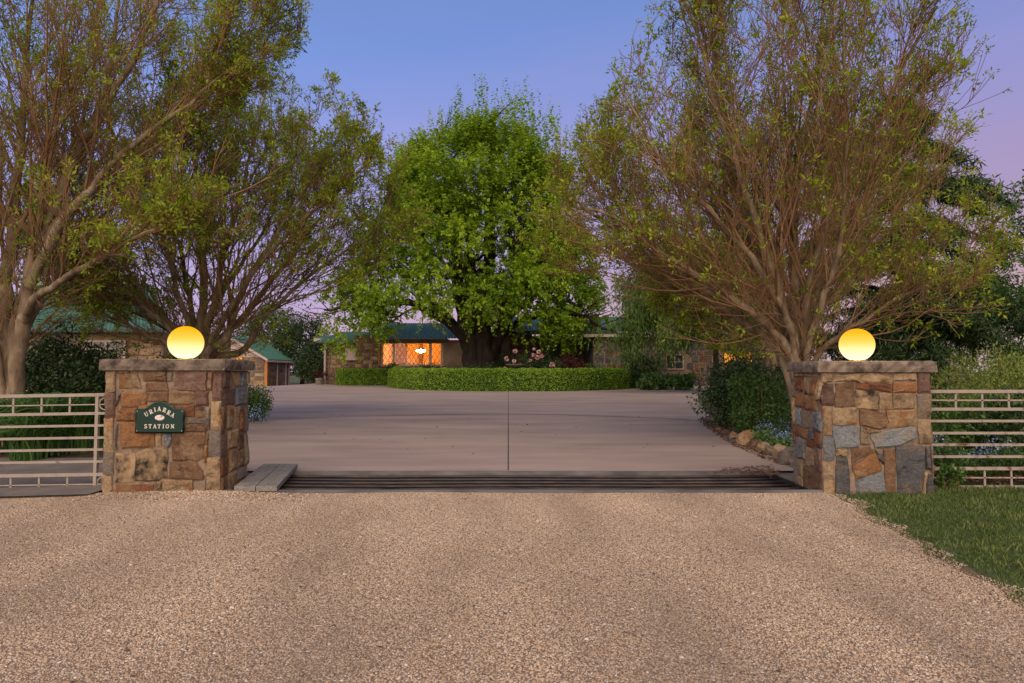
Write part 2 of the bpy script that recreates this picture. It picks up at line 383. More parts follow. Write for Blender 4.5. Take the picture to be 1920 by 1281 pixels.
def globe_mat():
    m, n, l, b = nodes("lamp_globe")
    tc = n.new("ShaderNodeTexCoord"); sp = n.new("ShaderNodeSeparateXYZ"); l.new(tc.outputs["Object"], sp.inputs[0])
    mr = n.new("ShaderNodeMapRange"); mr.inputs[1].default_value = -0.2; mr.inputs[2].default_value = 0.2
    l.new(sp.outputs["Z"], mr.inputs[0])
    r = ramp(n, [(0.0, (1.0, 0.88, 0.62)), (0.3, (1.0, 0.82, 0.42)), (0.58, (1.0, 0.60, 0.09)), (0.82, (1.0, 0.47, 0.016)), (1.0, (1.0, 0.38, 0.004))])
    l.new(mr.outputs[0], r.inputs[0])
    st = n.new("ShaderNodeMapRange"); st.inputs[1].default_value = 0; st.inputs[2].default_value = 0.7; st.inputs[3].default_value = 0.68; st.inputs[4].default_value = 0.57
    l.new(mr.outputs[0], st.inputs[0])
    e = n.new("ShaderNodeEmission"); l.new(r.outputs[0], e.inputs[0]); l.new(st.outputs[0], e.inputs[1])
    tr = n.new("ShaderNodeBsdfTransparent"); mx = n.new("ShaderNodeMixShader"); mx.inputs[0].default_value = 0.75
    l.new(tr.outputs[0], mx.inputs[1]); l.new(e.outputs[0], mx.inputs[2]); l.new(mx.outputs[0], n["Material Output"].inputs[0]); return m
M["globe"] = globe_mat()
def pebble_mat():
    m, n, l, b = nodes("pebble")
    oi = n.new("ShaderNodeObjectInfo")
    r = ramp(n, [(0.0, (0.06, 0.045, 0.036)), (0.06, (0.20, 0.145, 0.10)), (0.17, (0.38, 0.275, 0.175)), (0.45, (0.48, 0.375, 0.265)), (0.6, (0.41, 0.285, 0.17)),
                 (0.72, (0.36, 0.29, 0.225)), (0.86, (0.48, 0.405, 0.315)), (1.0, (0.62, 0.57, 0.49))])
    l.new(oi.outputs["Random"], r.inputs[0])
    # wide, faint patches where the stone mix differs
    gp = n.new("ShaderNodeNewGeometry"); t = n.new("ShaderNodeTexNoise"); t.inputs["Scale"].default_value = 0.9; t.inputs["Detail"].default_value = 4
    mpp = n.new("ShaderNodeMapping"); mpp.inputs["Scale"].default_value = (1.5, 0.55, 1); l.new(gp.outputs["Position"], mpp.inputs[0]); l.new(mpp.outputs[0], t.inputs["Vector"])
    mr = n.new("ShaderNodeMapRange"); mr.inputs[1].default_value = 0.32; mr.inputs[2].default_value = 0.68; mr.inputs[3].default_value = 0.74; mr.inputs[4].default_value = 1.17
    l.new(t.outputs["Fac"], mr.inputs[0])
    hs = n.new("ShaderNodeHueSaturation"); # compacted, dustier wheel tracks
    sx = n.new("ShaderNodeSeparateXYZ"); l.new(gp.outputs["Position"], sx.inputs[0])
    wob = n.new("ShaderNodeTexNoise"); wob.inputs["Scale"].default_value = 0.5; l.new(gp.outputs["Position"], wob.inputs["Vector"])
    ax = n.new("ShaderNodeMath"); ax.operation = 'MULTIPLY_ADD'; ax.inputs[1].default_value = 0.9; l.new(wob.outputs["Fac"], ax.inputs[0]); l.new(sx.outputs["X"], ax.inputs[2])
    tm = n.new("ShaderNodeMapRange"); tm.inputs[1].default_value = -3.0; tm.inputs[2].default_value = 4.0; l.new(ax.outputs[0], tm.inputs[0])
    tk = ramp(n, [(0.0, (1, 1, 1)), (0.23, (1.03, 1.03, 1.03)), (0.31, (0.955, 0.955, 0.955)), (0.39, (1.05, 1.05, 1.05)), (0.52, (1.05, 1.05, 1.05)), (0.60, (0.96, 0.96, 0.96)), (0.68, (1.02, 1.02, 1.02)), (1.0, (1, 1, 1))]); l.new(tm.outputs[0], tk.inputs[0])
    mm = n.new("ShaderNodeMath"); mm.operation = 'MULTIPLY'; l.new(mr.outputs[0], mm.inputs[0]); l.new(tk.outputs[0], mm.inputs[1])
    l.new(mm.outputs[0], hs.inputs["Value"]); l.new(r.outputs[0], hs.inputs["Color"])
    l.new(hs.outputs[0], b.inputs["Base Color"]); b.inputs["Roughness"].default_value = 0.85
    return m
M["pebble"] = pebble_mat()

# ------------------------------------------------------------------ foliage / branch builders (vectorised)
def nrm(v): return v / np.maximum(np.linalg.norm(v, axis=-1, keepdims=True), 1e-9)
def leaf_quads(c, d, n, L, Wd, fold=0.15):
    """kite-shaped leaves: base c, direction d, normal n"""
    d = nrm(d); s = nrm(np.cross(d, n)); n = np.cross(s, d)
    L = np.broadcast_to(np.asarray(L, float), len(c))[:, None]; Wd = np.broadcast_to(np.asarray(Wd, float), len(c))[:, None]
    v = np.empty((len(c), 4, 3))
    v[:, 0] = c
    v[:, 1] = c + d * L * 0.45 + s * Wd * 0.5 + n * Wd * fold
    v[:, 2] = c + d * L - n * L * 0.12
    v[:, 3] = c + d * L * 0.45 - s * Wd * 0.5 + n * Wd * fold
    f = np.arange(len(c) * 4).reshape(-1, 4)
    return v.reshape(-1, 3), f
def tubes(P, R, sides):
    B, K, _ = P.shape
    T = np.empty_like(P); T[:, 1:-1] = P[:, 2:] - P[:, :-2]; T[:, 0] = P[:, 1] - P[:, 0]; T[:, -1] = P[:, -1] - P[:, -2]
    T = nrm(T)
    mean = nrm(T.mean(1))
    ref = np.where(np.abs(mean[:, 2:3]) < 0.8, np.array([[0, 0, 1.0]]), np.array([[1.0, 0.13, 0]]))
    s = nrm(np.cross(T, ref[:, None, :])); u = np.cross(s, T)
    a = np.arange(sides) * 2 * np.pi / sides
    ring = s[:, :, None, :] * np.cos(a)[None, None, :, None] + u[:, :, None, :] * np.sin(a)[None, None, :, None]
    V = P[:, :, None, :] + ring * R[:, :, None, None]
    idx = np.arange(B * K * sides).reshape(B, K, sides)
    q = np.stack([idx[:, :-1], np.roll(idx, -1, 2)[:, :-1], np.roll(idx, -1, 2)[:, 1:], idx[:, 1:]], -1).reshape(-1, 4)
    return V.reshape(-1, 3), q
def cat(parts):
    vs, fs, b = [], [], 0
    for v, f in parts:
        vs.append(v); fs.append(f + b); b += len(v)
    return np.concatenate(vs), np.concatenate(fs)
def resample(pts, k, wob=0.0, rng=RNG):
    pts = np.asarray(pts, float)
    t = np.linspace(0, len(pts) - 1, k)
    out = np.empty((k, 3))
    for i, tt in enumerate(t):       # Catmull-Rom
        j = min(int(tt), len(pts) - 2); u = tt - j
        p0, p1, p2, p3 = pts[max(j - 1, 0)], pts[j], pts[j + 1], pts[min(j + 2, len(pts) - 1)]
        out[i] = 0.5 * (2 * p1 + (p2 - p0) * u + (2 * p0 - 5 * p1 + 4 * p2 - p3) * u * u + (3 * p1 - p0 - 3 * p2 + p3) * u ** 3)
    if wob:
        w = rng.normal(0, wob, (k, 3)); w[0] = 0; out += w
    return out
def spawn(P, R, n, trange, ang, ratio, k, up, wob, rng, env=None, rs=0.6, lmin=0.15, lmax=9, taper=0.8, rmin=0.002, flat=0.0):
    B, K, _ = P.shape
    plen = np.linalg.norm(np.diff(P, axis=1), axis=2).sum(1)
    idx = np.repeat(np.arange(B), n)
    t = rng.uniform(*trange, len(idx)); f = t * (K - 1) * 0.9999; i = f.astype(int); fr = (f - i)[:, None]
    pos = P[idx, i] * (1 - fr) + P[idx, i + 1] * fr
    tan = nrm(P[idx, i + 1] - P[idx, i])
    pr = R[idx, i] * (1 - fr[:, 0]) + R[idx, i + 1] * fr[:, 0]
    perp = rng.normal(0, 1, (len(idx), 3)); perp[:, 2] *= (1 - flat)
    perp = nrm(perp - tan * (perp * tan).sum(1, keepdims=True))
    a = rng.uniform(*ang, len(idx))[:, None]
    d = nrm(tan * np.cos(a) + perp * np.sin(a))
    L = np.clip(ratio * plen[idx] * (1 - 0.55 * t) * rng.uniform(0.55, 1.25, len(idx)), lmin, lmax)
    pts = np.empty((len(idx), k, 3)); pts[:, 0] = pos
    for j in range(1, k):
        d = nrm(d + np.array([0, 0, up]) + rng.normal(0, wob, d.shape))
        pts[:, j] = pts[:, j - 1] + d * (L / (k - 1))[:, None]
    if env is not None:
        cut = np.zeros(len(pts), bool)
        for s in (0.65, 0.55):
            o = ~env(pts[:, -1]); cut |= o
            pts[o] = pts[o][:, :1] + (pts[o] - pts[o][:, :1]) * s
        keep = env(pts[:, -1]) & ~(cut & (rng.random(len(pts)) < 0.62))   # thin out shoots that met the crown's limit
        pts, pr = pts[keep], pr[keep]
    s = np.linspace(0, 1, k)[None, :]
    rr = np.maximum(np.clip(pr * rs, rmin, 1)[:, None] * (1 - taper * s), rmin * 0.7)
    return pts, rr

def ash_tree(name, label, base, stems, outline, d, seed, dens=1.0, leafprob=0.75, group="young ash trees flanking the driveway", yhalf=3.2):
    """stems: photo-measured limb lines (px,py,dy); outline: (py, xl, xr) crown limits at the trunk's depth"""
    rng = np.random.default_rng(seed)
    root = thing(name, base, label, "tree", group)
    zz = np.array([Z(o[0], d) for o in outline]); xl = np.array([X(o[1], d) for o in outline]); xr = np.array([X(o[2], d) for o in outline])
    od = np.argsort(zz); zz, xl, xr = zz[od], xl[od], xr[od]
    def env(p):
        a, b = np.interp(p[:, 2], zz, xl), np.interp(p[:, 2], zz, xr)
        c, h = (a + b) / 2, (b - a) / 2
        e = ((p[:, 0] - c) / h) ** 2 + ((p[:, 1] - d) / np.minimum(yhalf, h)) ** 2 * 0.75
        return (e < 1.0 + rng.normal(0, 0.10, len(p))) & (p[:, 2] > zz[0]) & (p[:, 2] < zz[-1])
    P0, R0 = [], []
    for st in stems:
        pts = [W(a, b, d) + np.array([0, dy, 0]) for a, b, dy in st["p"]]
        if st.get("root", True): pts = [np.array(base, float) + np.array([random.uniform(-.08, .08), random.uniform(-.08, .08), -0.15])] + pts
        P = resample(pts, 22, 0.022, rng)
        r0 = st["r"] * 0.84; R = r0 * (1 - 0.86 * np.linspace(0, 1, 22) ** 0.9); R[0] *= 1.25
        P0.append(P); R0.append(R)
    P0, R0 = np.array(P0), np.array(R0)
    v, f = tubes(P0, R0, 9)
    mk("trunk", v, f, M["bark"], root, smooth=True)
    n1 = int(17 * dens)
    P1, R1 = spawn(P0, R0, n1, (0.34, 0.98), (0.24, 0.68), 0.62, 9, 0.05, 0.10, rng, env, 0.36, 0.7, 4.2)
    P2, R2 = spawn(P1, R1, 9, (0.2, 1.0), (0.3, 0.8), 0.48, 7, 0.10, 0.12, rng, env, 0.5, 0.35, 1.7)
    Pb, Rb = spawn(P0, R0, int(20 * dens), (0.16, 1.0), (0.45, 1.15), 0.24, 7, 0.075, 0.15, rng, env, 0.16, 0.4, 1.6)
    P2 = np.concatenate([P2, Pb]); R2 = np.concatenate([R2, Rb])
    P3, R3 = spawn(P2, R2, 6, (0.15, 1.0), (0.3, 0.8), 0.62, 3, 0.13, 0.12, rng, env, 0.7, 0.25, 0.9, rmin=0.0050)
    v1, f1 = tubes(P1, R1, 5); v2, f2 = tubes(P2, np.maximum(R2, 0.006), 3); v3, f3 = tubes(P3, np.maximum(R3, 0.0042), 3)
    v, f = cat([(v1, f1), (v2, f2), (v3, f3)])
    tag(mk("branches", v, f, M["twig"], root, smooth=True), kind="stuff")
    # young compound leaves: drooping star-shaped tufts at the shoot ends
    tips = np.concatenate([P3[:, -1], P2[:, -1]]); tdir = np.concatenate([P3[:, -1] - P3[:, -2], P2[:, -1] - P2[:, -2]])
    # leaf density: more towards the crown's outside
    a, b = np.interp(tips[:, 2], zz, xl), np.interp(tips[:, 2], zz, xr)
    e = np.abs(tips[:, 0] - (a + b) / 2) / ((b - a) / 2)
    keep = rng.random(len(tips)) < leafprob * np.clip(0.12 + 1.0 * np.maximum(e, (tips[:, 2] - zz[0]) / (zz[-1] - zz[0]) * 0.8), 0, 1)
    tips, tdir = tips[keep], nrm(tdir[keep])
    nl = 9
    tuft = rng.random(len(tips))
    c = np.repeat(tips, nl, 0) + rng.normal(0, 0.02, (len(tips) * nl, 3))
    dd = nrm(rng.normal(0, 1, (len(c), 3)) + np.repeat(tdir, nl, 0) * 0.9 + np.array([0, 0, -0.15]))
    c = c + dd * rng.uniform(0, 0.055, (len(c), 1))
    sz = np.repeat(0.6 + 0.7 * tuft, nl) * rng.uniform(0.045, 0.082, len(c)) * (1 + 0.085 * (d - 11))
    nn = nrm(rng.normal(0, 0.6, (len(c), 3)) + np.array([0, -0.2, 1]))
    v, f = leaf_quads(c, dd, nn, sz, sz * 0.40)
    tint = np.repeat(np.clip(np.repeat(rng.beta(2, 2, len(tips)), nl) + rng.normal(0, 0.08, len(c)), 0, 1), 4)
    tag(mk("crown", v, f, M["ashleaf"], root, tint=tint), kind="stuff")
    return root

def blob_leaves(rng, clumps, per, size, spread, up=0.2, aspect=0.55):
    """clumps: (N,4) centre + radius ; outward facing leaves"""
    N = len(clumps)
    q = nrm(rng.normal(0, 1, (N * per, 3)))
    rr = rng.random((N * per, 1)) ** 0.45
    c = np.repeat(clumps[:, :3], per, 0) + q * rr * np.repeat(clumps[:, 3:4], per, 0) * spread
    d = nrm(q * 0.7 + rng.normal(0, 0.7, q.shape) + np.array([0, 0, up]))
    n = nrm(q + rng.normal(0, 0.6, q.shape) + np.array([0, 0, 0.5]))
    L = rng.uniform(0.7, 1.3, len(c)) * size
    v, f = leaf_quads(c, d, n, L, L * aspect)
    tint = np.clip(np.repeat(rng.beta(2.2, 2.2, N), per) * 0.6 + rng.beta(2, 2, len(c)) * 0.4, 0, 1)
    return v, f, np.repeat(tint, 4)

def shrub(name, label, cat_, x, y, rx, ry, h, mat, seed, nclump=60, per=40, size=0.07, group=None, z0=None, aspect=0.55, upright=0.2, bare=0.12):
    rng = np.random.default_rng(seed)
    zb = float(G(x, y)) if z0 is None else z0
    root = thing(name, (x, y, zb), label, cat_, group)
    q = nrm(rng.normal(0, 1, (nclump, 3))) * (rng.uniform(0.25, 1, (nclump, 1)) ** 0.5)
    bump = 1 + 0.22 * np.sin(q[:, 0:1] * 5 + seed) * np.cos(q[:, 2:3] * 4 + seed * 2)
    c = q * bump * np.array([rx, ry, h * 0.5]) * 0.88 + np.array([x, y, zb + h * (0.5 + bare * 0.3)])
    c[:, 2] = np.maximum(c[:, 2], zb + 0.06 + h * bare * 0.3)
    rcl = (min(rx, h) * 0.32) * rng.uniform(0.7, 1.3, nclump)
    v, f, t = blob_leaves(rng, np.column_stack([c, rcl]), per, size, 1.0, upright, aspect)
    keep = (v.reshape(-1, 4, 3)[:, :, 2] > zb + 0.005).all(1)
    v = v.reshape(-1, 4, 3)[keep].reshape(-1, 3); t = t.reshape(-1, 4)[keep].ravel()
    tag(mk("foliage", v, np.arange(len(v)).reshape(-1, 4), mat, root, tint=t), kind="stuff")
    mb = MB()
    ns = 7
    P = []
    for i in range(ns):
        tip = c[rng.integers(nclump)]
        b = np.array([x + rng.normal(0, rx * 0.1), y + rng.normal(0, ry * 0.1), zb - 0.05])
        P.append(resample([b, b * 0.6 + tip * 0.4 + rng.normal(0, 0.05, 3), tip], 6))
    r = max(0.008, 0.014 * h)
    v, f = tubes(np.array(P), np.tile(np.linspace(r, r * 0.3, 6), (ns, 1)), 5)
    mk("stem", v, f, M["twig"], root, smooth=True)
    return root

# ================================================================== the setting
def lines(vals): return np.array(sorted(set(round(float(v), 4) for v in vals)))
PX0, PX1, PY0, PY1 = -3.09, 3.29, 7.04, 8.36          # the pit under the cattle grid
gx = lines(list(np.arange(-60, 61, 1.0)) + [-2500, -900, -400, -200, -120, -85, 85, 120, 200, 400, 900, 2500] + [PX0, PX0 - 0.002, PX1, PX1 + 0.002])
gy = lines(list(np.arange(-12, 81, 1.0)) + [-400, -120, -40, -20, 100, 140, 220, 400, 900, 2500] + [PY0, PY0 - 0.002, PY1, PY1 + 0.002])
def grid(xs, ys, zf):
    xx, yy = np.meshgrid(xs, ys); zz = zf(xx, yy)
    idx = np.arange(xx.size).reshape(xx.shape)
    f = np.stack([idx[:-1, :-1], idx[:-1, 1:], idx[1:, 1:], idx[1:, :-1]], -1).reshape(-1, 4)
    return np.stack([xx, yy, zz], -1).reshape(-1, 3), f
def ground_z(x, y):
    z = G(x, y) - 0.0
    pit = (x >= PX0) & (x <= PX1) & (y >= PY0) & (y <= PY1)
    return np.where(pit, -0.5, z)
v, f = grid(gx, gy, ground_z)
ground = tag(mk("ground", v, f, M["lawn"], smooth=False), kind="structure")
# pit lining
mb = MB(); mb.box(PX0 + .004, PX1 - .004, PY0 + .004, PY1 - .004, -0.496, -0.49)
mb.box(PX0 + .004, PX1 - .004, PY0 + .003, PY0 + .03, -0.488, -0.02); mb.box(PX0 + .004, PX1 - .004, PY1 - .03, PY1 - .003, -0.488, -0.02)
mb.box(PX0 + .003, PX0 + .02, PY0 + .031, PY1 - .031, -0.488, 0.004); mb.box(PX1 - .02, PX1 - .003, PY0 + .031, PY1 - .031, -0.488, 0.004)
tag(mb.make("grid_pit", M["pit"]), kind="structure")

# gravel apron
BY = np.array([-6, 0.5, 2.0, 3.5, 4.5, 5.5, 6.4, 6.99]); BX = np.array([2.2, 2.4, 2.6, 2.80, 2.95, 3.10, 3.30, 3.44])
def edge_x(y): return np.interp(y, BY, BX) + 0.035 * np.sin(y * 5.1) + 0.02 * np.sin(y * 13.0)
def gravel_z(x, y):
    w = 0.012 * np.sin(x * 2.1 + 0.6 * np.sin(y * 1.3)) * np.sin(y * 1.7 + x * 0.4)
    rut = -0.014 * np.exp(-((x + 0.95) / 0.3) ** 2) - 0.014 * np.exp(-((x - 0.75) / 0.3) ** 2)
    heap = 0.03 * np.exp(-((x + 3.1) / 0.7) ** 2 - ((y - 6.85) / 0.22) ** 2)
    return G(x, y) + np.maximum(0.032 - 0.016 * S((y - 6.0) / 0.8) + w * 0.7 + rut * S((6.8 - y) / 1.5) + heap, 0.006)
def gravel_patch(y0, y1, ny, x0, nx):
    ys = np.linspace(y0, y1, ny); s = np.linspace(0, 1, nx)
    x0 = x0 if callable(x0) else (lambda y, c_=x0: c_)
    xx = np.stack([x0(y) + (edge_x(y) - x0(y)) * s for y in ys]); yy = np.repeat(ys[:, None], nx, 1)
    zz = gravel_z(xx, yy)
    zz[:, -1] -= 0.03
    idx = np.arange(xx.size).reshape(xx.shape)
    f = np.stack([idx[:-1, :-1], idx[:-1, 1:], idx[1:, 1:], idx[1:, :-1]], -1).reshape(-1, 4)
    return np.stack([xx, yy, zz], -1).reshape(-1, 3), f
v, f = gravel_patch(-6, 7.0, 90, -14, 120)
tag(mk("gravel_drive", v, f, M["gravelbed"], smooth=True), kind="structure")

def pebble_nodes(density, size):
    ng = bpy.data.node_groups.new("loose_pebbles", 'GeometryNodeTree')
    ng.interface.new_socket("Geometry", in_out='INPUT', socket_type='NodeSocketGeometry')
    ng.interface.new_socket("Geometry", in_out='OUTPUT', socket_type='NodeSocketGeometry')
    n, l = ng.nodes, ng.links
    gi, go = n.new("NodeGroupInput"), n.new("NodeGroupOutput")
    ds = n.new("GeometryNodeDistributePointsOnFaces"); ds.inputs["Density"].default_value = density; ds.inputs["Seed"].default_value = 3
    ico = n.new("GeometryNodeMeshIcoSphere"); ico.inputs["Radius"].default_value = 1.0; ico.inputs["Subdivisions"].default_value = 1
    rv0 = n.new("FunctionNodeRandomValue"); rv0.data_type = 'FLOAT_VECTOR'
    rv0.inputs[0].default_value = (-0.33, -0.33, -0.33); rv0.inputs[1].default_value = (0.33, 0.33, 0.33)
    sp = n.new("GeometryNodeSetPosition"); l.new(ico.outputs[0], sp.inputs[0]); l.new(rv0.outputs[0], sp.inputs["Offset"])
    sm = n.new("GeometryNodeSetMaterial"); sm.inputs["Material"].default_value = M["pebble"]; l.new(sp.outputs[0], sm.inputs[0])
    ip = n.new("GeometryNodeInstanceOnPoints")
    rr = n.new("FunctionNodeRandomValue"); rr.data_type = 'FLOAT_VECTOR'
    rr.inputs[0].default_value = (-0.6, -0.6, 0); rr.inputs[1].default_value = (0.6, 0.6, 6.28)
    rs = n.new("FunctionNodeRandomValue"); rs.data_type = 'FLOAT_VECTOR'
    rs.inputs[0].default_value = (size * 0.55, size * 0.5, size * 0.35); rs.inputs[1].default_value = (size * 1.35, size * 1.15, size * 0.8)
    l.new(gi.outputs[0], ds.inputs[0]); l.new(ds.outputs[0], ip.inputs["Points"]); l.new(sm.outputs[0], ip.inputs["Instance"])
    l.new(rr.outputs[0], ip.inputs["Rotation"]); l.new(rs.outputs[0], ip.inputs["Scale"])
    l.new(ip.outputs[0], go.inputs[0])
    return ng
v, f = gravel_patch(2.0, 6.99, 60, lambda y: -(0.8 * y + 1.4), 110)
peb = tag(mk("gravel", v, f, M["pebble"]), "loose tan and pinkish pebble gravel covering the apron before the cattle grid", "gravel", kind="stuff")
gm = peb.modifiers.new("pebbles", 'NODES'); gm.node_group = pebble_nodes(10500, 0.0058)
vs, fs, ysp = [], [], np.linspace(1.5, 6.97, 70)       # stones strayed on to the lawn's edge
for i, y in enumerate(ysp):
    for dx in (-.03, .10 + .07 * math.sin(y * 7) + .04 * math.sin(y * 23)): vs.append((float(edge_x(y)) + dx, y, float(G(edge_x(y), y)) + .010))
    if i: fs.append((2 * i - 2, 2 * i - 1, 2 * i + 1, 2 * i))
st_ = tag(mk("gravel", vs, fs, M["pebble"]), "stray pebbles scattered along the lawn's ragged edge", "gravel", kind="stuff")
st_.modifiers.new("pebbles", 'NODES').node_group = pebble_nodes(3600, 0.0062)
v, f = gravel_patch(2.0, 6.98, 30, lambda y: -(0.8 * y + 1.4), 60)
st_ = tag(mk("gravel", v, f, M["pebble"]), "larger loose stones scattered over the pebble gravel", "gravel", kind="stuff")
st_.modifiers.new("pebbles", 'NODES').node_group = pebble_nodes(70, 0.0115)
hp = [(x, y, float(gravel_z(x, y)) + .006) for y in np.linspace(6.55, 6.96, 6) for x in np.linspace(-4.4, -2.1, 16)]
st_ = tag(mk("gravel", hp, [(16 * i + k_, 16 * i + k_ + 1, 16 * i + k_ + 17, 16 * i + k_ + 16) for i in range(5) for k_ in range(15)], M["pebble"]), "coarser stones heaped against the left pillar's foot", "gravel", kind="stuff")
st_.modifiers.new("pebbles", 'NODES').node_group = pebble_nodes(1500, 0.0105)

ysoil = np.linspace(-1, 6.98, 60)
vs = [(edge_x(y) + dx, y, float(G(edge_x(y), y)) + (.007 if 0 < k_ < 2 else -.01)) for y in ysoil for k_, dx in enumerate((-.1, .02, .16 + .06 * math.sin(y * 9)))]
fs = [(3 * i + k_, 3 * i + k_ + 1, 3 * i + k_ + 4, 3 * i + k_ + 3) for i in range(59) for k_ in range(2)]
tag(mk("lawn_edge_soil", vs, fs, M["dirt"]), kind="structure")
# concrete strip under and behind the left gate
def sheet(name, xs, ys, off, mat, kind="structure", thick=0.0, smooth=False):
    v, f = grid(np.asarray(xs, float), np.asarray(ys, float), lambda a, b: G(a, b) + off)
    return tag(mk(name, v, f, mat, smooth=smooth), kind=kind)
sheet("path", np.linspace(-14, -4.36, 12), np.linspace(6.78, 9.6, 8), 0.045, M["path"])
mb = MB(); mb.box(-14, -4.36, 6.70, 6.777, -0.25, -0.035)
tag(mb.make("path_edge", M["path"]), kind="structure")

for xs_ in ((3.296, 4.6), (-4.42, -3.096)):
    sheet("grid_surround", np.linspace(*xs_, 4), np.linspace(7.66, 8.55, 4), 0.012, M["path"])
# concrete driveway
DY = [8.37, 9.1, 11, 14.7, 17, 24, 30, 38, 44, 58]
DR = [3.75, 3.88, 3.94, 4.6, 5.2, 6.8, 8.6, 11.5, 17, 22]
DL = [-4.2, -4.4, -5.0, -6.0, -7.0, -10.0, -15.0, -22, -27, -30]
ys = np.concatenate([np.arange(8.37, 20, 0.5), np.arange(20, 58.5, 1.0)])
s = np.linspace(0, 1, 41)
def dr_x(y):
    from numpy import interp
    return interp(y, DY, DL), interp(y, DY, DR)
xx = np.stack([dr_x(y)[0] + (dr_x(y)[1] - dr_x(y)[0]) * s for y in ys]); yy = np.repeat(ys[:, None], 41, 1)
zz = G(xx, yy) + 0.04
idx = np.arange(xx.size).reshape(xx.shape)
f = np.stack([idx[:-1, :-1], idx[:-1, 1:], idx[1:, 1:], idx[1:, :-1]], -1).reshape(-1, 4)
driveway = tag(mk("driveway", np.stack([xx, yy, zz], -1).reshape(-1, 3), f, M["concrete"], smooth=True), kind="structure")
def strip(pts, w, off):
    vs, fs = [], []
    for i, (x, y) in enumerate(pts):
        a = pts[max(i - 1, 0)]; b = pts[min(i + 1, len(pts) - 1)]
        t = np.array([b[0] - a[0], b[1] - a[1]]); t /= np.linalg.norm(t); nx, ny = -t[1] * w / 2, t[0] * w / 2
        z = float(G(x, y)) + off
        vs += [(x + nx, y + ny, z), (x - nx, y - ny, z)]
        if i: fs.append((2 * i - 2, 2 * i - 1, 2 * i + 1, 2 * i))
    return vs, fs
yj = np.linspace(8.42, 33.4, 40)
v, f = strip([(X(953, y), y) for y in yj], 0.014, 0.0445); j = mk("joint", v, f, M["joint"]); j.parent = driveway
def gpt(px, py):
    d = 12.0
    for _ in range(20):
        w = W(px, py, d); d += (w[2] - float(G(w[0], d)) - 0.04) * 6
    return float(W(px, py, d)[0]), float(d)
cj = [gpt(*p) for p in [(478, 788), (500, 786), (663, 781), (800, 778), (955, 776), (1050, 778), (1143, 781), (1250, 785), (1325, 790)]]
cjx = np.linspace(cj[0][0], cj[-1][0], 40); cjy = np.interp(cjx, [c[0] for c in cj], [c[1] for c in cj])
v, f = strip(list(zip(cjx, cjy)), 0.06, 0.0445); j = mk("joint", v, f, M["joint"]); j.parent = driveway
# planting island and beds
def disc(name, cx, cy, rx, ry, off, mat):
    vs, fs = [(cx, cy, float(G(cx, cy)) + off)], []
    n = 48
    for k, r in enumerate((0.5, 0.9, 1.0)):
        for i in range(n):
            a = 2 * math.pi * i / n; x, y = cx + rx * r * math.cos(a), cy + ry * r * math.sin(a)
            vs.append((x, y, float(G(x, y)) + (off if k < 2 else 0.0)))
    for i in range(n):
        fs.append((0, 1 + i, 1 + (i + 1) % n))
        for k in range(2):
            b = 1 + k * n; fs.append((b + i, b + n + i, b + n + (i + 1) % n, b + (i + 1) % n))
    return tag(mk(name, vs, fs, mat), kind="structure")
disc("island_bed", 0.1, 41.2, 7.6, 7.6, 0.10, M["soil"])
disc("island_bed", -8.6, 44.0, 4.0, 2.0, 0.09, M["soil"])
disc("house_bed", 13.0, 44.5, 6.5, 3.5, 0.09, M["soil"])
# flower bed by the right pillar, following the driveway's edge
def bed(name, rows, off, mat):
    vs, fs = [], []
    m = 14
    for i, (y, x0, x1) in enumerate(rows):
        for k in range(m):
            x = x0 + (x1 - x0) * k / (m - 1)
            vs.append((x, y, float(G(x, y)) + off * math.sin(math.pi * min(1, 0.05 + k / (m - 1) * 1.1)) + (0.03 if 0 < i < len(rows) - 1 and 0 < k < m - 1 else -0.04)))
    for i in range(len(rows) - 1):
        for k in range(m - 1):
            a = i * m + k; fs.append((a, a + 1, a + m + 1, a + m))
    return tag(mk(name, vs, fs, mat, smooth=True), kind="structure")
bed("flower_bed", [(y, float(np.interp(y, DY, DR)) + 0.03, x1) for y, x1 in [(8.5, 7.5), (9.1, 8), (10, 8.4), (11.5, 8.6), (13, 8.6), (15, 8.4), (17, 8.2), (19, 8.4), (22, 8.8)]], 0.16, M["soil"])
bed("flower_bed", [(y, 4.6, 14) for y in (7.75, 8.2, 8.48)], 0.05, M["soil"])
bed("gate_bed", [(y, -14, x1) for y, x1 in [(9.62, -5.0), (10.5, -5.1), (12, -6.3)]], 0.08, M["soil"])

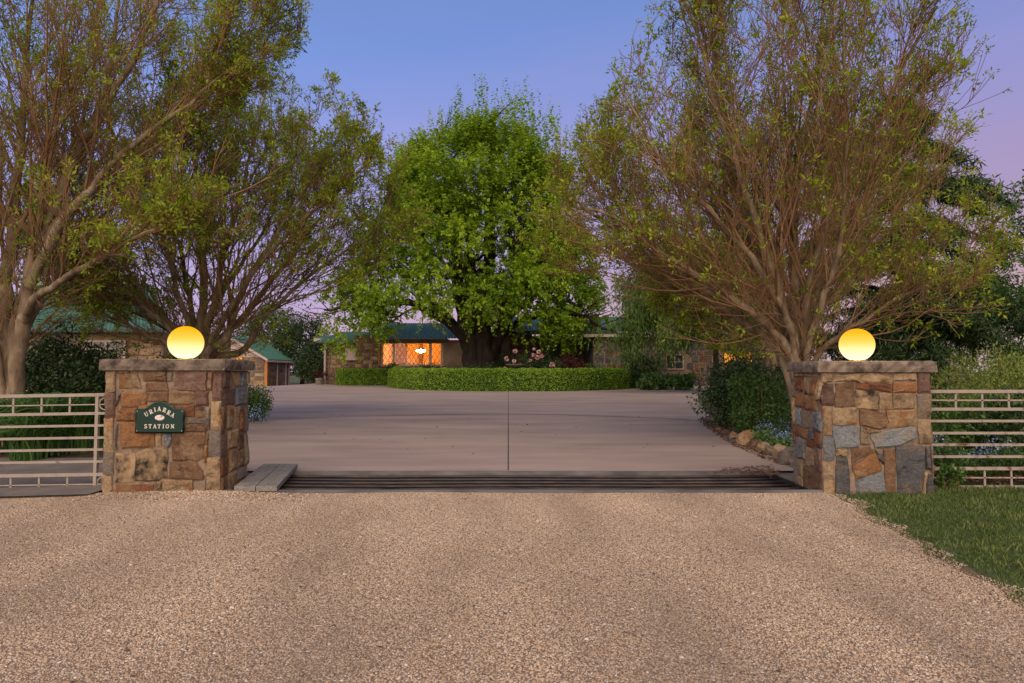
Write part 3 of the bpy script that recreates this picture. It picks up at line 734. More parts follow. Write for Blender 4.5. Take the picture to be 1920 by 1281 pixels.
# ------------------------------------------------------------------ stone pieces
def stone_mesh(name, poly, depth_in, proud, mat, rng, frame, sub=3, jit=0.006):
    """poly: 2-D outline (u,v) on a face; frame maps (u,v,w) to the world; w points out of the face"""
    out = []
    n = len(poly)
    for i in range(n):
        a, b = np.array(poly[i], float), np.array(poly[(i + 1) % n], float)
        m = sub if np.linalg.norm(b - a) > 0.09 else 2
        for k in range(m):
            p = a + (b - a) * k / m
            if k: p = p + rng.normal(0, jit, 2)
            out.append(p)
    out = np.array(out); c = out.mean(0); N = len(out)
    size = min(np.ptp(out[:, 0]), np.ptp(out[:, 1]))
    ring = lambda k, w, j: [np.append(c + (p - c) * k, w + rng.normal(0, j)) for p in out]
    ins = 1 - min(0.22, 0.018 / max(size, 0.02) * 2)
    tx, ty = rng.normal(0, 0.05), rng.normal(0, 0.05)
    pts = ring(1.0, -depth_in, 0) + ring(1.0, proud * 0.35, proud * 0.12) + ring(ins, proud, proud * 0.16) + ring(ins * 0.5, proud * 1.08, proud * 0.22)
    pts.append(np.append(c, proud * 1.05 + rng.normal(0, proud * 0.15)))
    pts = [np.array([p[0], p[1], p[2] + ((p[0] - c[0]) * tx + (p[1] - c[1]) * ty if i >= N else 0)]) for i, p in enumerate(pts)]
    fs = []
    for r in range(3):
        for i in range(N):
            fs.append((r * N + i, r * N + (i + 1) % N, (r + 1) * N + (i + 1) % N, (r + 1) * N + i))
    for i in range(N): fs.append((3 * N + i, 3 * N + (i + 1) % N, 4 * N))
    return [frame(*p) for p in pts], fs

def q(x0, y0, x1, y1): return [(x0, y0), (x1, y0), (x1, y1), (x0, y1)]
LF = [  # left pillar, front: measured outlines
 (q(78,350,148,500),'tan'),(q(77,503,148,680),'mauve'),(q(77,683,140,918),'tan'),(q(77,920,150,1072),'grey'),(q(77,1078,140,1262),'tan'),
 (q(155,352,238,372),'brown'),([(172,377),(298,380),(330,475),(162,483)],'orange'),(q(340,358,503,427),'brown'),(q(508,360,542,425),'grey'),
 ([(556,362),(785,358),(786,488),(700,497),(545,490)],'mauve'),([(368,436),(500,430),(520,495),(355,499)],'brown'),(q(190,500,362,603),'orange'),
 (q(370,505,520,570),'brown'),(q(526,500,703,586),'brown'),(q(712,494,800,598),'mauve'),(q(792,360,826,486),'brown'),(q(832,357,891,556),'mauve'),
 (q(157,608,304,703),'orange'),(q(310,590,556,690),'orange'),(q(560,592,704,676),'rust'),(q(710,604,808,680),'brown'),(q(640,686,808,722),'grey'),(q(640,728,785,776),'brown'),
 ([(175,710),(430,700),(432,880),(205,895)],'orange'),(q(437,720,476,884),'tan'),([(482,790),(545,790),(548,850),(520,892)],'blue'),
 ([(556,782),(780,780),(776,960),(730,987),(556,975)],'brown'),([(163,925),(298,925),(290,1122),(163,1128)],'stain'),
 ([(305,925),(380,893),(520,897),(526,1100),(420,1120),(298,1118)],'stain'),([(540,988),(720,985),(775,1080),(770,1112),(535,1100)],'brown'),
 (q(778,876,801,995),'orange'),(q(818,563,890,763),'tan'),(q(806,768,890,950),'grey'),(q(797,955,888,1196),'tan'),
 (q(170,1142,430,1225),'rust'),(q(438,1120,488,1218),'tan'),(q(495,1108,704,1206),'tan'),(q(711,1118,790,1200),'grey'),
 ([(155,490),(205,488),(178,540),(155,600)],'grey'),(q(782,608,812,760),'grey'),(q(146,720,170,900),'grey'),(q(790,785,803,870),'brown')]
LSD = [ # left pillar, inner side
 (q(899,360,944,480),'mauve'),([(950,365),(1024,368),(1022,470),(985,474)],'tan'),(q(1028,366,1064,470),'blue'),(q(1068,366,1086,455),'tan'),
 (q(899,487,978,594),'mauve'),(q(985,476,1068,604),'blue'),(q(899,600,928,785),'brown'),(q(932,600,974,760),'tan'),(q(979,612,1014,788),'tan'),(q(1018,640,1056,790),'rust'),
 (q(1060,610,1084,800),'grey'),(q(899,790,934,945),'mauve'),(q(940,770,1000,898),'tan'),(q(1005,796,1058,920),'brown'),(q(899,952,944,1070),'rust'),(q(949,905,1001,1058),'tan'),
 (q(1007,926,1056,1042),'brown'),(q(1060,808,1084,1040),'grey'),(q(899,1076,936,1190),'brown'),(q(944,1062,1008,1185),'tan'),(q(1013,1048,1082,1140),'grey'),(q(1013,1144,1082,1180),'brown')]
RF = [  # right pillar, front
 (q(310,372,393,440),'tan'),(q(312,448,400,602),'mauve'),(q(310,608,380,812),'tan'),(q(312,817,393,986),'blue'),(q(310,992,385,1230),'tan'),
 (q(400,374,586,437),'tan'),([(590,378),(720,374),(835,415),(822,455),(598,430)],'tan'),(q(838,374,1003,428),'tan'),([(412,448),(551,442),(553,608),(410,612)],'brown'),
 ([(562,446),(640,436),(822,466),(828,512),(560,484)],'rust'),(q(832,438,1002,512),'orange'),([(558,492),(722,502),(724,640),(556,628)],'stain'),
 (q(730,515,824,633),'tan'),(q(830,520,978,630),'tan'),(q(387,618,564,733),'tan'),([(584,632),(768,648),(780,762),(735,774),(584,742)],'brown'),
 ([(777,636),(992,626),(992,752),(795,762)],'tan'),([(390,745),(560,740),(580,860),(575,888),(405,902)],'blue'),([(588,752),(640,800),(655,880),(590,880)],'grey'),
 ([(610,756),(735,784),(640,796)],'tan'),([(658,802),(860,762),(990,752),(994,828),(880,880),(690,897)],'blue'),
 (q(1012,372,1100,517),'mauve'),(q(1004,527,1104,694),'grey'),(q(1010,702,1104,870),'tan'),(q(1054,893,1086,1055),'slate'),([(1066,1078),(1100,1080),(1104,1240),(1052,1240),(1046,1150)],'slate'),
 ([(1040,1068),(1060,1070),(1042,1150),(1040,1238),(1018,1236)],'tan'),(q(1090,885,1104,1070),'grey'),
 (q(402,908,486,956),'tan'),([(410,962),(490,962),(500,1225),(395,1225)],'slate'),([(515,905),(650,890),(680,920),(520,1010)],'brown'),
 ([(522,1018),(684,928),(740,1035),(730,1062),(540,1120)],'orange'),([(540,1128),(740,1062),(764,1215),(545,1228)],'blue'),
 ([(683,905),(742,905),(746,1015),(700,975)],'slate'),(q(752,908,832,1222),'brown'),([(838,892),(960,880),(1048,890),(1040,1090),(1012,1234),(840,1234)],'slate')]
RSD = [ # right pillar, inner side
 (q(122,374,300,402),'tan'),([(140,410),(185,410),(186,500),(160,516),(122,490),(126,430)],'rust'),(q(192,406,228,528),'stain'),(q(232,406,276,528),'orange'),(q(281,406,301,556),'tan'),
 (q(124,524,187,625),'orange'),(q(193,535,276,640),'orange'),(q(102,440,118,556),'grey'),(q(102,562,120,766),'tan'),(q(102,774,122,900),'brown'),(q(102,908,122,1200),'grey'),
 (q(131,634,166,770),'blue'),(q(171,648,254,780),'grey'),(q(258,650,300,782),'blue'),(q(130,782,206,852),'rust'),(q(216,788,254,845),'slate'),(q(259,790,300,893),'rust'),
 (q(129,858,192,1008),'blue'),(q(197,852,252,908),'rust'),(q(198,915,250,1048),'tan'),(q(256,902,298,1064),'mauve'),(q(130,1016,168,1140),'tan'),(q(174,1056,292,1226),'brown'),(q(130,1150,168,1228),'tan')]

PIL_Y0, PIL_D = 7.0, 0.70
def pillar(name, label, x0, x1, ztop, front, fbox, side, sbox, inner, seed):
    rng = np.random.default_rng(seed)
    root = thing(name, ((x0 + x1) / 2, PIL_Y0 + PIL_D / 2, 0), label, "gate pillar", "stone gate pillars")
    zb = -0.12
    MB().box(x0 + 0.006, x1 - 0.006, PIL_Y0 + 0.006, PIL_Y0 + PIL_D - 0.006, zb, ztop).make("mortar_core", M["mortar"], root)
    fx0, fx1, fy0, fy1 = fbox
    H = ztop + 0.035
    def add(poly, mat, fr, pr=None):
        pr = pr or float(rng.uniform(0.010, 0.026))
        v, f = stone_mesh("stone", poly, 0.03, pr, None, rng, fr)
        mk("stone", v, f, M[mat], root, smooth=True).data.set_sharp_from_angle(angle=rad(24))
    for poly, mat in front:
        add([((px - fx0) / (fx1 - fx0) * (x1 - x0), (fy1 - py) / (fy1 - fy0) * H - 0.035) for px, py in poly][::-1], mat, lambda u, w_, o: (x0 + u, PIL_Y0 - o, w_))
    sx0, sx1, sy0, sy1 = sbox
    for poly, mat in side:
        pts = [((px - sx0) / (sx1 - sx0), (sy1 - py) / (sy1 - sy0) * H - 0.035) for px, py in poly]
        if inner > 0:   # left pillar: inner face looks towards +x
            add([(u * PIL_D, w_) for u, w_ in pts][::-1], mat, lambda u, w_, o: (x1 + o, PIL_Y0 + u, w_))
        else:
            add([((1 - u) * PIL_D, w_) for u, w_ in pts][::-1], mat, lambda u, w_, o: (x0 - o, PIL_Y0 + u, w_))
    # the two faces turned away: coursed rubble
    kinds = ['tan', 'brown', 'orange', 'grey', 'mauve', 'blue', 'tan', 'brown']
    def courses(Wd, fr):
        z = zb
        while z < ztop - 0.05:
            h = min(float(rng.uniform(0.13, 0.24)), ztop - z)
            if ztop - z - h < 0.08: h = ztop - z
            u = 0.0
            while u < Wd - 0.02:
                w_ = float(rng.uniform(0.15, 0.34))
                if Wd - u - w_ < 0.12: w_ = Wd - u
                add(q(u + .008, z + .008, u + w_ - .008, z + h - .008), random.choice(kinds), fr); u += w_
            z += h
    if inner > 0: courses(PIL_D, lambda u, w_, o: (x0 - o, PIL_Y0 + u, w_))
    else: courses(PIL_D, lambda u, w_, o: (x1 + o, PIL_Y0 + u, w_))
    courses(x1 - x0, lambda u, w_, o: (x0 + u, PIL_Y0 + PIL_D + o, w_))
    # rough capping slab
    ov = 0.062; zt = ztop + 0.125
    nx, ny, nz = 26, 14, 3
    cx0, cx1, cy0, cy1 = x0 - ov, x1 + ov, PIL_Y0 - ov, PIL_Y0 + PIL_D + ov
    def capv(i, j, k):
        x = cx0 + (cx1 - cx0) * i / nx; y = cy0 + (cy1 - cy0) * j / ny; z = ztop + 0.002 + (zt - ztop) * k / nz
        e = 0.011
        ed = (i in (0, nx)) + (j in (0, ny)) + (k in (0, nz))
        sx = (1 if i == 0 else -1 if i == nx else 0); sy = (1 if j == 0 else -1 if j == ny else 0); sz = (1 if k == 0 else -1 if k == nz else 0)
        ch = 0.010 if ed >= 2 else 0
        jx, jy, jz = rng.uniform(0, e), rng.uniform(0, e), rng.uniform(0, e * 0.7)
        return (x + sx * (jx + ch), y + sy * (jy + ch), z + sz * (jz * (k > 0) + ch * (k > 0)))
    vid, vs, fs = {}, [], []
    def gid(i, j, k):
        if (i, j, k) not in vid:
            vid[(i, j, k)] = len(vs); vs.append(capv(i, j, k))
        return vid[(i, j, k)]
    for i in range(nx):
        for j in range(ny):
            fs.append((gid(i, j, nz), gid(i + 1, j, nz), gid(i + 1, j + 1, nz), gid(i, j + 1, nz)))
            fs.append((gid(i, j, 0), gid(i, j + 1, 0), gid(i + 1, j + 1, 0), gid(i + 1, j, 0)))
    for k in range(nz):
        for i in range(nx):
            fs.append((gid(i, 0, k), gid(i + 1, 0, k), gid(i + 1, 0, k + 1), gid(i, 0, k + 1)))
            fs.append((gid(i, ny, k), gid(i, ny, k + 1), gid(i + 1, ny, k + 1), gid(i + 1, ny, k)))
        for j in range(ny):
            fs.append((gid(0, j, k), gid(0, j, k + 1), gid(0, j + 1, k + 1), gid(0, j + 1, k)))
            fs.append((gid(nx, j, k), gid(nx, j + 1, k), gid(nx, j + 1, k + 1), gid(nx, j, k + 1)))
    mk("cap_slab", vs, fs, M["cap"], root)
    return root, zt
pl, ztl = pillar("gate_pillar", "left stone gate pillar carrying the green station sign, orange and brown stones", -4.345, -3.10, 1.312, LF, (77, 891, 350, 1232), LSD, (897, 1086, 360, 1205), +1, 21)
pr_, ztr = pillar("gate_pillar", "right stone gate pillar with blue-grey slate slabs at its base beside the lawn", 3.30, 4.475, 1.292, RF, (306, 1106, 370, 1245), RSD, (100, 303, 370, 1235), -1, 22)

# globe lamps
def globe_lamp(label, x, y, z0, r):
    root = thing("globe_lamp", (x, y, z0), label, "lamp", "globe lamps on the gate pillars")
    mb = MB(); mb.lathe(x, y, [(0.085, z0 - 0.004), (0.085, z0 + 0.008), (0.078, z0 + 0.016), (0.070, z0 + 0.022)], 28)
    mb.make("base_ring", M["fascia"], root, smooth=False)
    a0 = math.acos(0.40 * 0.9)       # opening at the bottom
    prof = []
    zc = z0 + 0.016 + r * 0.93
    for i in range(25):
        th = math.pi * (1 - i / 24.0) * 0.885
        prof.append((max(r * math.sin(th), 0.0008), r * math.cos(th)))
    mb = MB(); mb.lathe(0, 0, prof, 40)
    o = mb.make("globe", M["globe"], None, smooth=True)
    o.parent = root; o.location = (0, 0, zc - z0)
    ld = bpy.data.lights.new("bulb", 'POINT'); ld.energy = 42; ld.color = (1.0, 0.52, 0.14); ld.shadow_soft_size = 0.06
    lo_ = bpy.data.objects.new("bulb", ld); COL.objects.link(lo_); lo_.parent = root; lo_.location = (0, 0, zc - z0 - 0.05)
    return root
globe_lamp("glowing amber globe lamp on the left pillar above the green sign", X(348, 7.35), 7.35, ztl - 0.004, 0.188)
globe_lamp("glowing amber globe lamp on the right pillar beside the lawn", X(1607, 7.35), 7.35, ztr - 0.004, 0.184)

# ------------------------------------------------------------------ sign
def build_sign():
    cx, zb, yf = -3.735, 0.652, PIL_Y0 - 0.030
    w, hs, ht = 0.517, 0.25, 0.323
    root = thing("station_sign", (cx, yf, zb), "dark green sign with arched top and cream letters on the left pillar", "sign")
    half = []
    xs_ = [w / 2, w / 2 - 0.096]
    half = [(w / 2, 0.0), (w / 2, hs)] + [(w / 2 - 0.094, hs)]
    for i in range(1, 13):
        t = i / 12; x = (w / 2 - 0.094) * (1 - t)
        k = S(np.array(t * 1.0)) if t < 1 else 1.0
        half.append((x, hs + (ht - hs) * float(math.sin(min(1, 0.5 * t + 0.5 * float(k)) * math.pi / 2))))
    out = half + [(-x, z) for x, z in half[::-1][1:]]
    def slab(name, sc, y0, y1, mat, parent=None):
        c = np.array([0, 0.14]); pts = [((np.array(p) - c) * sc + c) for p in out]; n = len(pts)
        v = [(cx + p[0], y0, zb + p[1]) for p in pts] + [(cx + p[0], y1, zb + p[1]) for p in pts]
        f = [tuple(range(n)), tuple(range(2 * n - 1, n - 1, -1))] + [(i, i + n, (i + 1) % n + n, (i + 1) % n) for i in range(n)]
        return mk(name, v, f, mat, root, parent)
    slab("board", 0.955, yf - 0.016, yf + 0.02, M["sign"])
    # raised rim
    pts = [(cx + p[0] * 0.985, yf - 0.014, zb + 0.003 + (p[1]) * 0.985) for p in out]
    MB().tube(pts, 0.008, 6, closed=True).make("rim", M["sign_rim"], root, smooth=True)
    # letters: (strokes as polylines with width) in a unit-high box
    def arc(cx_, cy_, rx, ry, a0, a1, n=12): return [(cx_ + rx * math.cos(rad(a0 + (a1 - a0) * i / n)), cy_ + ry * math.sin(rad(a0 + (a1 - a0) * i / n))) for i in range(n + 1)]
    TK, TN, SF = 0.19, 0.10, 0.075
    L = {
     'U': [([(0.20, 1.0), (0.20, 0.35)], TK), (arc(0.45, 0.33, 0.25, 0.28, 180, 360), 0.12), ([(0.70, 0.33), (0.70, 1.0)], TN), ([(0.03, 0.965), (0.38, 0.965)], SF), ([(0.56, 0.965), (0.86, 0.965)], SF)],
     'R': [([(0.22, 0), (0.22, 1)], TK), ([(0.22, 0.95), (0.48, 0.95)], TN), (arc(0.46, 0.735, 0.22, 0.215, 90, -90), 0.16), ([(0.22, 0.51), (0.48, 0.51)], TN), ([(0.42, 0.5), (0.74, 0.02)], 0.18), ([(0.03, 0.035), (0.42, 0.035)], SF), ([(0.03, 0.965), (0.3, 0.965)], SF), ([(0.6, 0.035), (0.86, 0.035)], SF)],
     'I': [([(0.25, 0), (0.25, 1)], TK), ([(0.05, 0.035), (0.45, 0.035)], SF), ([(0.05, 0.965), (0.45, 0.965)], SF)],
     'A': [([(0.16, 0.0), (0.44, 1.0)], TN), ([(0.42, 1.0), (0.74, 0.0)], TK), ([(0.25, 0.33), (0.60, 0.33)], TN), ([(0.0, 0.035), (0.32, 0.035)], SF), ([(0.56, 0.035), (0.93, 0.035)], SF)],
     'S': [(arc(0.36, 0.73, 0.24, 0.225, 30, 270), 0.15), (arc(0.36, 0.265, 0.25, 0.235, 90, -150), 0.17), ([(0.60, 0.72), (0.60, 0.96)], SF), ([(0.11, 0.04), (0.11, 0.28)], SF)],
     'T': [([(0.40, 0), (0.40, 1)], TK), ([(0.03, 0.945), (0.77, 0.945)], 0.11), ([(0.06, 0.72), (0.06, 0.98)], SF), ([(0.74, 0.72), (0.74, 0.98)], SF), ([(0.22, 0.035), (0.58, 0.035)], SF)],
     'O': [(arc(0.45, 0.5, 0.34, 0.44, 0, 360, 24), 0.15)],
     'N': [([(0.18, 0), (0.18, 1)], TN), ([(0.74, 0), (0.74, 1)], TN), ([(0.16, 0.98), (0.76, 0.02)], TK), ([(0.03, 0.035), (0.33, 0.035)], SF), ([(0.03, 0.965), (0.2, 0.965)], SF), ([(0.58, 0.965), (0.9, 0.965)], SF)]}
    wid = {'U': .9, 'R': .88, 'I': .5, 'A': .93, 'S': .7, 'T': .8, 'O': .9, 'N': .93}
    def letter(ch, ox, oz, h, ang):
        mb = MB(); ca, sa = math.cos(ang), math.sin(ang)
        for si, (pl_, tw) in enumerate(L[ch]):
            n = len(pl_); vs = []; y0, y1 = yf - 0.0195 - 0.0003 * si, yf - 0.0155
            for i, (a, b) in enumerate(pl_):
                p, nx_ = pl_[max(i - 1, 0)], pl_[min(i + 1, n - 1)]
                t = np.array([nx_[0] - p[0], nx_[1] - p[1]]); t = t / np.linalg.norm(t); no = np.array([-t[1], t[0]]) * tw / 2
                for sg in (1, -1):
                    lx, lz = (a + sg * no[0] - wid[ch] / 2) * h, (b + sg * no[1] - 0.5) * h
                    gx_, gz_ = cx + ox + lx * ca - lz * sa, zb + oz + lx * sa + lz * ca
                    vs += [(gx_, y0, gz_), (gx_, y1, gz_)]
            fs = []
            for i in range(n - 1):
                a = 4 * i; b = a + 4
                fs += [(a, a + 2, b + 2, b), (a, b, b + 1, a + 1), (a + 2, a + 3, b + 3, b + 2)]
            fs += [(0, 1, 3, 2), (4 * n - 4, 4 * n - 2, 4 * n - 1, 4 * n - 3)]
            mb.add(vs, fs)
        mb.make("letter", M["letter"], root)
    k = 1 / 13.71 / 175
    for ch, (lx, ly, ag) in zip("URIARRA", [(572, 492, 27), (690, 428, 24), (788, 378, 14), (897, 355, 0), (1033, 388, -18), (1143, 455, -26), (1248, 512, -30)]):
        letter(ch, (lx - 908) * k, (965 - ly) * k, 0.046, rad(ag))
    for i, ch in enumerate("STATION"):
        letter(ch, ([555, 668, 787, 897, 1003, 1105, 1238][i] - 900) * k, (965 - 797) * k, 0.043, 0)
    n = 32; vs = [(cx, yf - 0.021, zb + (965 - 580) * k)]
    for y_, r_ in ((yf - 0.020, 0.8), (yf - 0.0155, 1.0)):
        vs += [(cx + 0.053 * r_ * math.cos(2 * math.pi * i / n), y_, zb + (965 - 580) * k + 0.031 * r_ * math.sin(2 * math.pi * i / n)) for i in range(n)]
    fs = [(0, 1 + i, 1 + (i + 1) % n) for i in range(n)] + [(1 + i, 1 + n + i, 1 + n + (i + 1) % n, 1 + (i + 1) % n) for i in range(n)]
    mk("emblem", vs, fs, M["emblem"], root)
    for sx in (-1, 1):
        for sz in (0.022, 0.228):
            MB().tube([(cx + sx * 0.238, yf - 0.020, zb + sz), (cx + sx * 0.238, yf - 0.012, zb + sz)], 0.004, 8).make("screw", M["letter"], root)
build_sign()

# ------------------------------------------------------------------ gates beside the pillars
def gate_panel(name, label, xa, xb, yg, rails, posts, uprights, ring_x, slope, mat_list):
    """rails: (z, height, depth); heights follow the ground's slight fall"""
    xm = xb if abs(xb) < abs(xa) else xa
    zz = lambda x, z: z + (x - xm) * slope
    root = thing(name, ((xa + xb) / 2, yg, zz((xa + xb) / 2, 0.0)), label, "gate", "cream painted metal gates")
    for i, (z, h, dp) in enumerate(rails):
        MB().bar((xa, yg, zz(xa, z)), (xb, yg, zz(xb, z)), dp, h).make("rail", M[mat_list[i]], root, bevel=0.002)
    for x, w_, z0, z1 in posts:
        MB().bar((x, yg, zz(x, z0)), (x, yg, zz(x, z1)), w_, 0.042, up=(0, 1, 0)).make("stile", M[mat_list[0]], root, bevel=0.002)
    for x, z0, z1 in uprights:
        MB().bar((x, yg, zz(x, z0)), (x, yg, zz(x, z1)), 0.020, 0.012, up=(0, 1, 0)).make("upright", M[mat_list[0]], root)
    for x, z, r in ring_x:
        MB().tube([(x + r * math.cos(2 * math.pi * i / 28), yg, zz(x, z) + r * math.sin(2 * math.pi * i / 28)) for i in range(28)], 0.009, 6, closed=True).make("ring", M[mat_list[0]], root, smooth=True)
    return root
yg = 7.36; k = FPX / yg
zr = lambda py: CAMZ - (py - 697) / k
lr = [(739.5, 7), (757.5, 2.6), (774, 6), (796.5, 5), (819, 5), (841, 5), (863, 5), (887, 7), (905, 2.6), (920, 6)]
rails = [(zr(a), b / k * .86, 0.04 if b > 4 else 0.012) for a, b in lr]
ups = []
for i in range(9):
    x = X(134 - 52.7 * i, yg); ups += [(x, zr(774), zr(739.5)), (x, zr(920), zr(887))]
gate_panel("metal_gate", "cream metal gate with ring ornaments left of the station sign pillar", -8.2, -4.33, yg, rails, [(X(186, yg), 0.036, zr(921), zr(737)), (X(214, yg), 0.036, zr(921), zr(737))], ups,
           [(X(200.5, yg), zr(756.5), 0.068), (X(200.5, yg), zr(903.5), 0.068)], 0.0155, ["paint"] * 10)
rr_ = [(734, 6.2), (750.5, 2.8), (767, 5.6), (789, 4.6), (811.5, 4.6), (833, 4.6), (855, 4.6), (877, 5.8), (894, 2.8), (911, 5.4)]
rails = [(zr(a), b / k, 0.04 if b > 4 else 0.012) for a, b in rr_]
ups = []
for i in range(9):
    x = X(1789 + 49.6 * i, yg); ups += [(x, zr(767), zr(734)), (x, zr(911), zr(877))]
gate_panel("metal_gate", "cream metal gate with rusty lower rails right of the slate pillar", 4.50, 8.0, yg, rails, [], ups, [], 0.0, ["paint"] * 5 + ["paint_rusty"] * 5)

# ------------------------------------------------------------------ cattle grid
cg = thing("cattle_grid", (0.1, 7.7, 0), "cattle grid of dark steel rails across the entrance between the pillars", "cattle grid")
ny_r = 6
for i in range(ny_r):
    y = 7.16 + i * (8.24 - 7.16) / (ny_r - 1)
    xs = np.linspace(-3.02, 3.22, 28)
    sag = 0.016 * (1 - ((xs - 0.1) / 3.2) ** 2)
    pts = [(x, y, -0.006 - s_ + 0.010 * math.sin(x * 0.95 + 0.4 + i * 0.25) * math.exp(-((x + 0.4) / 1.9) ** 2)) for x, s_ in zip(xs, sag)]
    MB().tube(pts, 0.017, 12).make("rail", M["steel"], cg, smooth=True)
for x in (-1.5, 0.1, 1.7):
    MB().box(x - 0.04, x + 0.04, 7.075, 8.325, -0.26, -0.06).make("bearer", M["steel"], cg)
for y, h in ((7.055, 0.040), (8.345, 0.044)):
    MB().box(-3.30 if y < 7.5 else -3.08, 3.62 if y < 7.5 else 3.28, y - 0.05, y + 0.012, -0.2, h).make("edge_beam", M["beam"], cg, bevel=0.006)
# plank ramp
pk = thing("plank_ramp", (-2.85, 7.7, 0), "weathered grey timber board laid over the left end of the cattle grid", "board")
for i in range(2):
    a0, a1 = X(443 + 40.6 * i, 6.98), X(443 + 40.6 * (i + 1), 6.98); b0, b1 = X(497 + 32.5 * i, 8.47), X(497 + 32.5 * (i + 1), 8.47)
    g = 0.004
    z0, z1 = 0.034, 0.088
    vs = [(a0 + g, 6.98, z0), (a1 - g, 6.98, z0), (b1 - g, 8.47, z0 + .03), (b0 + g, 8.47, z0 + .03), (a0 + g, 6.98, z1), (a1 - g, 6.98, z1), (b1 - g, 8.47, z1 + .03), (b0 + g, 8.47, z1 + .03)]
    o = mk("plank", vs, BOXF, M["board"], pk); m = o.modifiers.new("bevel", 'BEVEL'); m.width = 0.004; m.segments = 2

# ================================================================== buildings
RUB = {}
def rubble(root, parent, fr, Wd, H, kinds, seed, cw=(0.35, 0.75), chh=(0.22, 0.42), holes=(), name="stone"):
    """rough coursed stones, each its own piece, sharing a few meshes per colour; fr(u,v,w) gives world"""
    rng = np.random.default_rng(seed)
    o0 = np.array(fr(0, 0, 0), float); ex = np.array(fr(1, 0, 0), float) - o0; ez = np.array(fr(0, 1, 0), float) - o0; en = np.array(fr(0, 0, 1), float) - o0
    from mathutils import Matrix
    z = 0.0
    while z < H - 0.02:
        h = float(rng.uniform(*chh))
        if H - z - h < chh[0] * 0.6: h = H - z
        u = 0.0
        while u < Wd - 0.02:
            w_ = float(rng.uniform(*cw))
            if Wd - u - w_ < cw[0] * 0.6: w_ = Wd - u
            c = (u + w_ / 2, z + h / 2)
            if not any(a - w_ / 2 < c[0] < b + w_ / 2 and p - h / 2 < c[1] < q_ + h / 2 for a, b, p, q_ in holes):
                key = (kinds[rng.integers(len(kinds))], int(rng.integers(8)))
                if key not in RUB:
                    r2 = np.random.default_rng(hash(key[1]) + 50)
                    cor = [(-0.47, -0.46), (0.47, -0.47), (0.46, 0.47), (-0.46, 0.46)]
                    cor = [(a * r2.uniform(0.78, 1.03), b * r2.uniform(0.78, 1.03)) for a, b in cor]
                    v, f = stone_mesh("stone", cor, 0.8, 1.0, None, r2, lambda a, b, c_: (a, b, c_), sub=2, jit=0.03)
                    RUB[key] = new_mesh("stone", v, f, M[key[0]])
                o = bpy.data.objects.new(name, RUB[key]); COL.objects.link(o); o.parent = parent or root
                p = o0 + ex * c[0] + ez * c[1] - np.array(root.location)
                mw = Matrix(((ex[0] * w_, ez[0] * h, en[0] * 0.035, p[0]), (ex[1] * w_, ez[1] * h, en[1] * 0.035, p[1]), (ex[2] * w_, ez[2] * h, en[2] * 0.035, p[2]), (0, 0, 0, 1)))
                o.matrix_local = mw
            u += w_
        z += h

def corr(name, a, b, c, d, mat, root, parent=None, pitch=0.19, amp=0.022, thick=0.03):
    """corrugated sheet: eave a-b, ridge d-c"""
    a, b, c, d = [np.array(p, float) for p in (a, b, c, d)]
    wdt = np.linalg.norm(b - a); n = max(8, int(wdt / pitch * 4))
    nr = np.cross(b - a, d - a); nr /= np.linalg.norm(nr)
    if nr[2] < 0: nr = -nr
    vs = []
    for k in range(2):
        p, q2 = (a, b) if k == 0 else (d, c)
        for i in range(n + 1):
            t = i / n; vs.append(p + (q2 - p) * t + nr * amp * math.sin(2 * math.pi * t * wdt / pitch))
    vs += [v - nr * thick for v in vs[:2 * (n + 1)]]
    m = n + 1; fs = []
    for i in range(n):
        fs += [(i, i + 1, m + i + 1, m + i), (2 * m + i, 3 * m + i, 3 * m + i + 1, 2 * m + i + 1), (i, 2 * m + i, 2 * m + i + 1, i + 1)]
    fs += [(0, m, 3 * m, 2 * m), (n, 2 * m + n, 3 * m + n, m + n)]
    return mk(name, vs, fs, mat, root, parent)

def window(root, fr, u0, u1, v0, v1, framemat, panemat, cols=2, rows=2, fw=0.06):
    """frame pieces + panes; fr(u,v,w)"""
    mb = MB()
    def bx(a0, a1, b0, b1, w0, w1):
        mb.add([fr(a0, b0, w0), fr(a1, b0, w0), fr(a1, b1, w0), fr(a0, b1, w0), fr(a0, b0, w1), fr(a1, b0, w1), fr(a1, b1, w1), fr(a0, b1, w1)], BOXF)
    bx(u0, u0 + fw, v0, v1, -0.05, 0.05); bx(u1 - fw, u1, v0, v1, -0.05, 0.05)
    bx(u0 + fw, u1 - fw, v1 - fw, v1, -0.05, 0.05); bx(u0 + fw, u1 - fw, v0, v0 + fw, -0.05, 0.05)
    for i in range(1, cols):
        u = u0 + (u1 - u0) * i / cols; bx(u - fw * .45, u + fw * .45, v0 + fw, v1 - fw, -0.045, 0.045)
    for j in range(1, rows):
        v = v0 + (v1 - v0) * j / rows; bx(u0 + fw, u1 - fw, v - fw * .25, v + fw * .25, -0.02, 0.03)
    win = mb.make("window", framemat, root)
    for i in range(cols):
        a0, a1 = u0 + fw * .5 + (u1 - u0 - fw) * i / cols, u0 + fw * .5 + (u1 - u0 - fw) * (i + 1) / cols
        mk("pane", [fr(a0, v0 + .01, -0.01), fr(a1, v0 + .01, -0.01), fr(a1, v1 - .01, -0.01), fr(a0, v1 - .01, -0.01)], [(0, 1, 2, 3)], panemat, root, win)
    return win

KH = ['brown', 'grey', 'mauve', 'tan', 'slate', 'rust', 'grey']
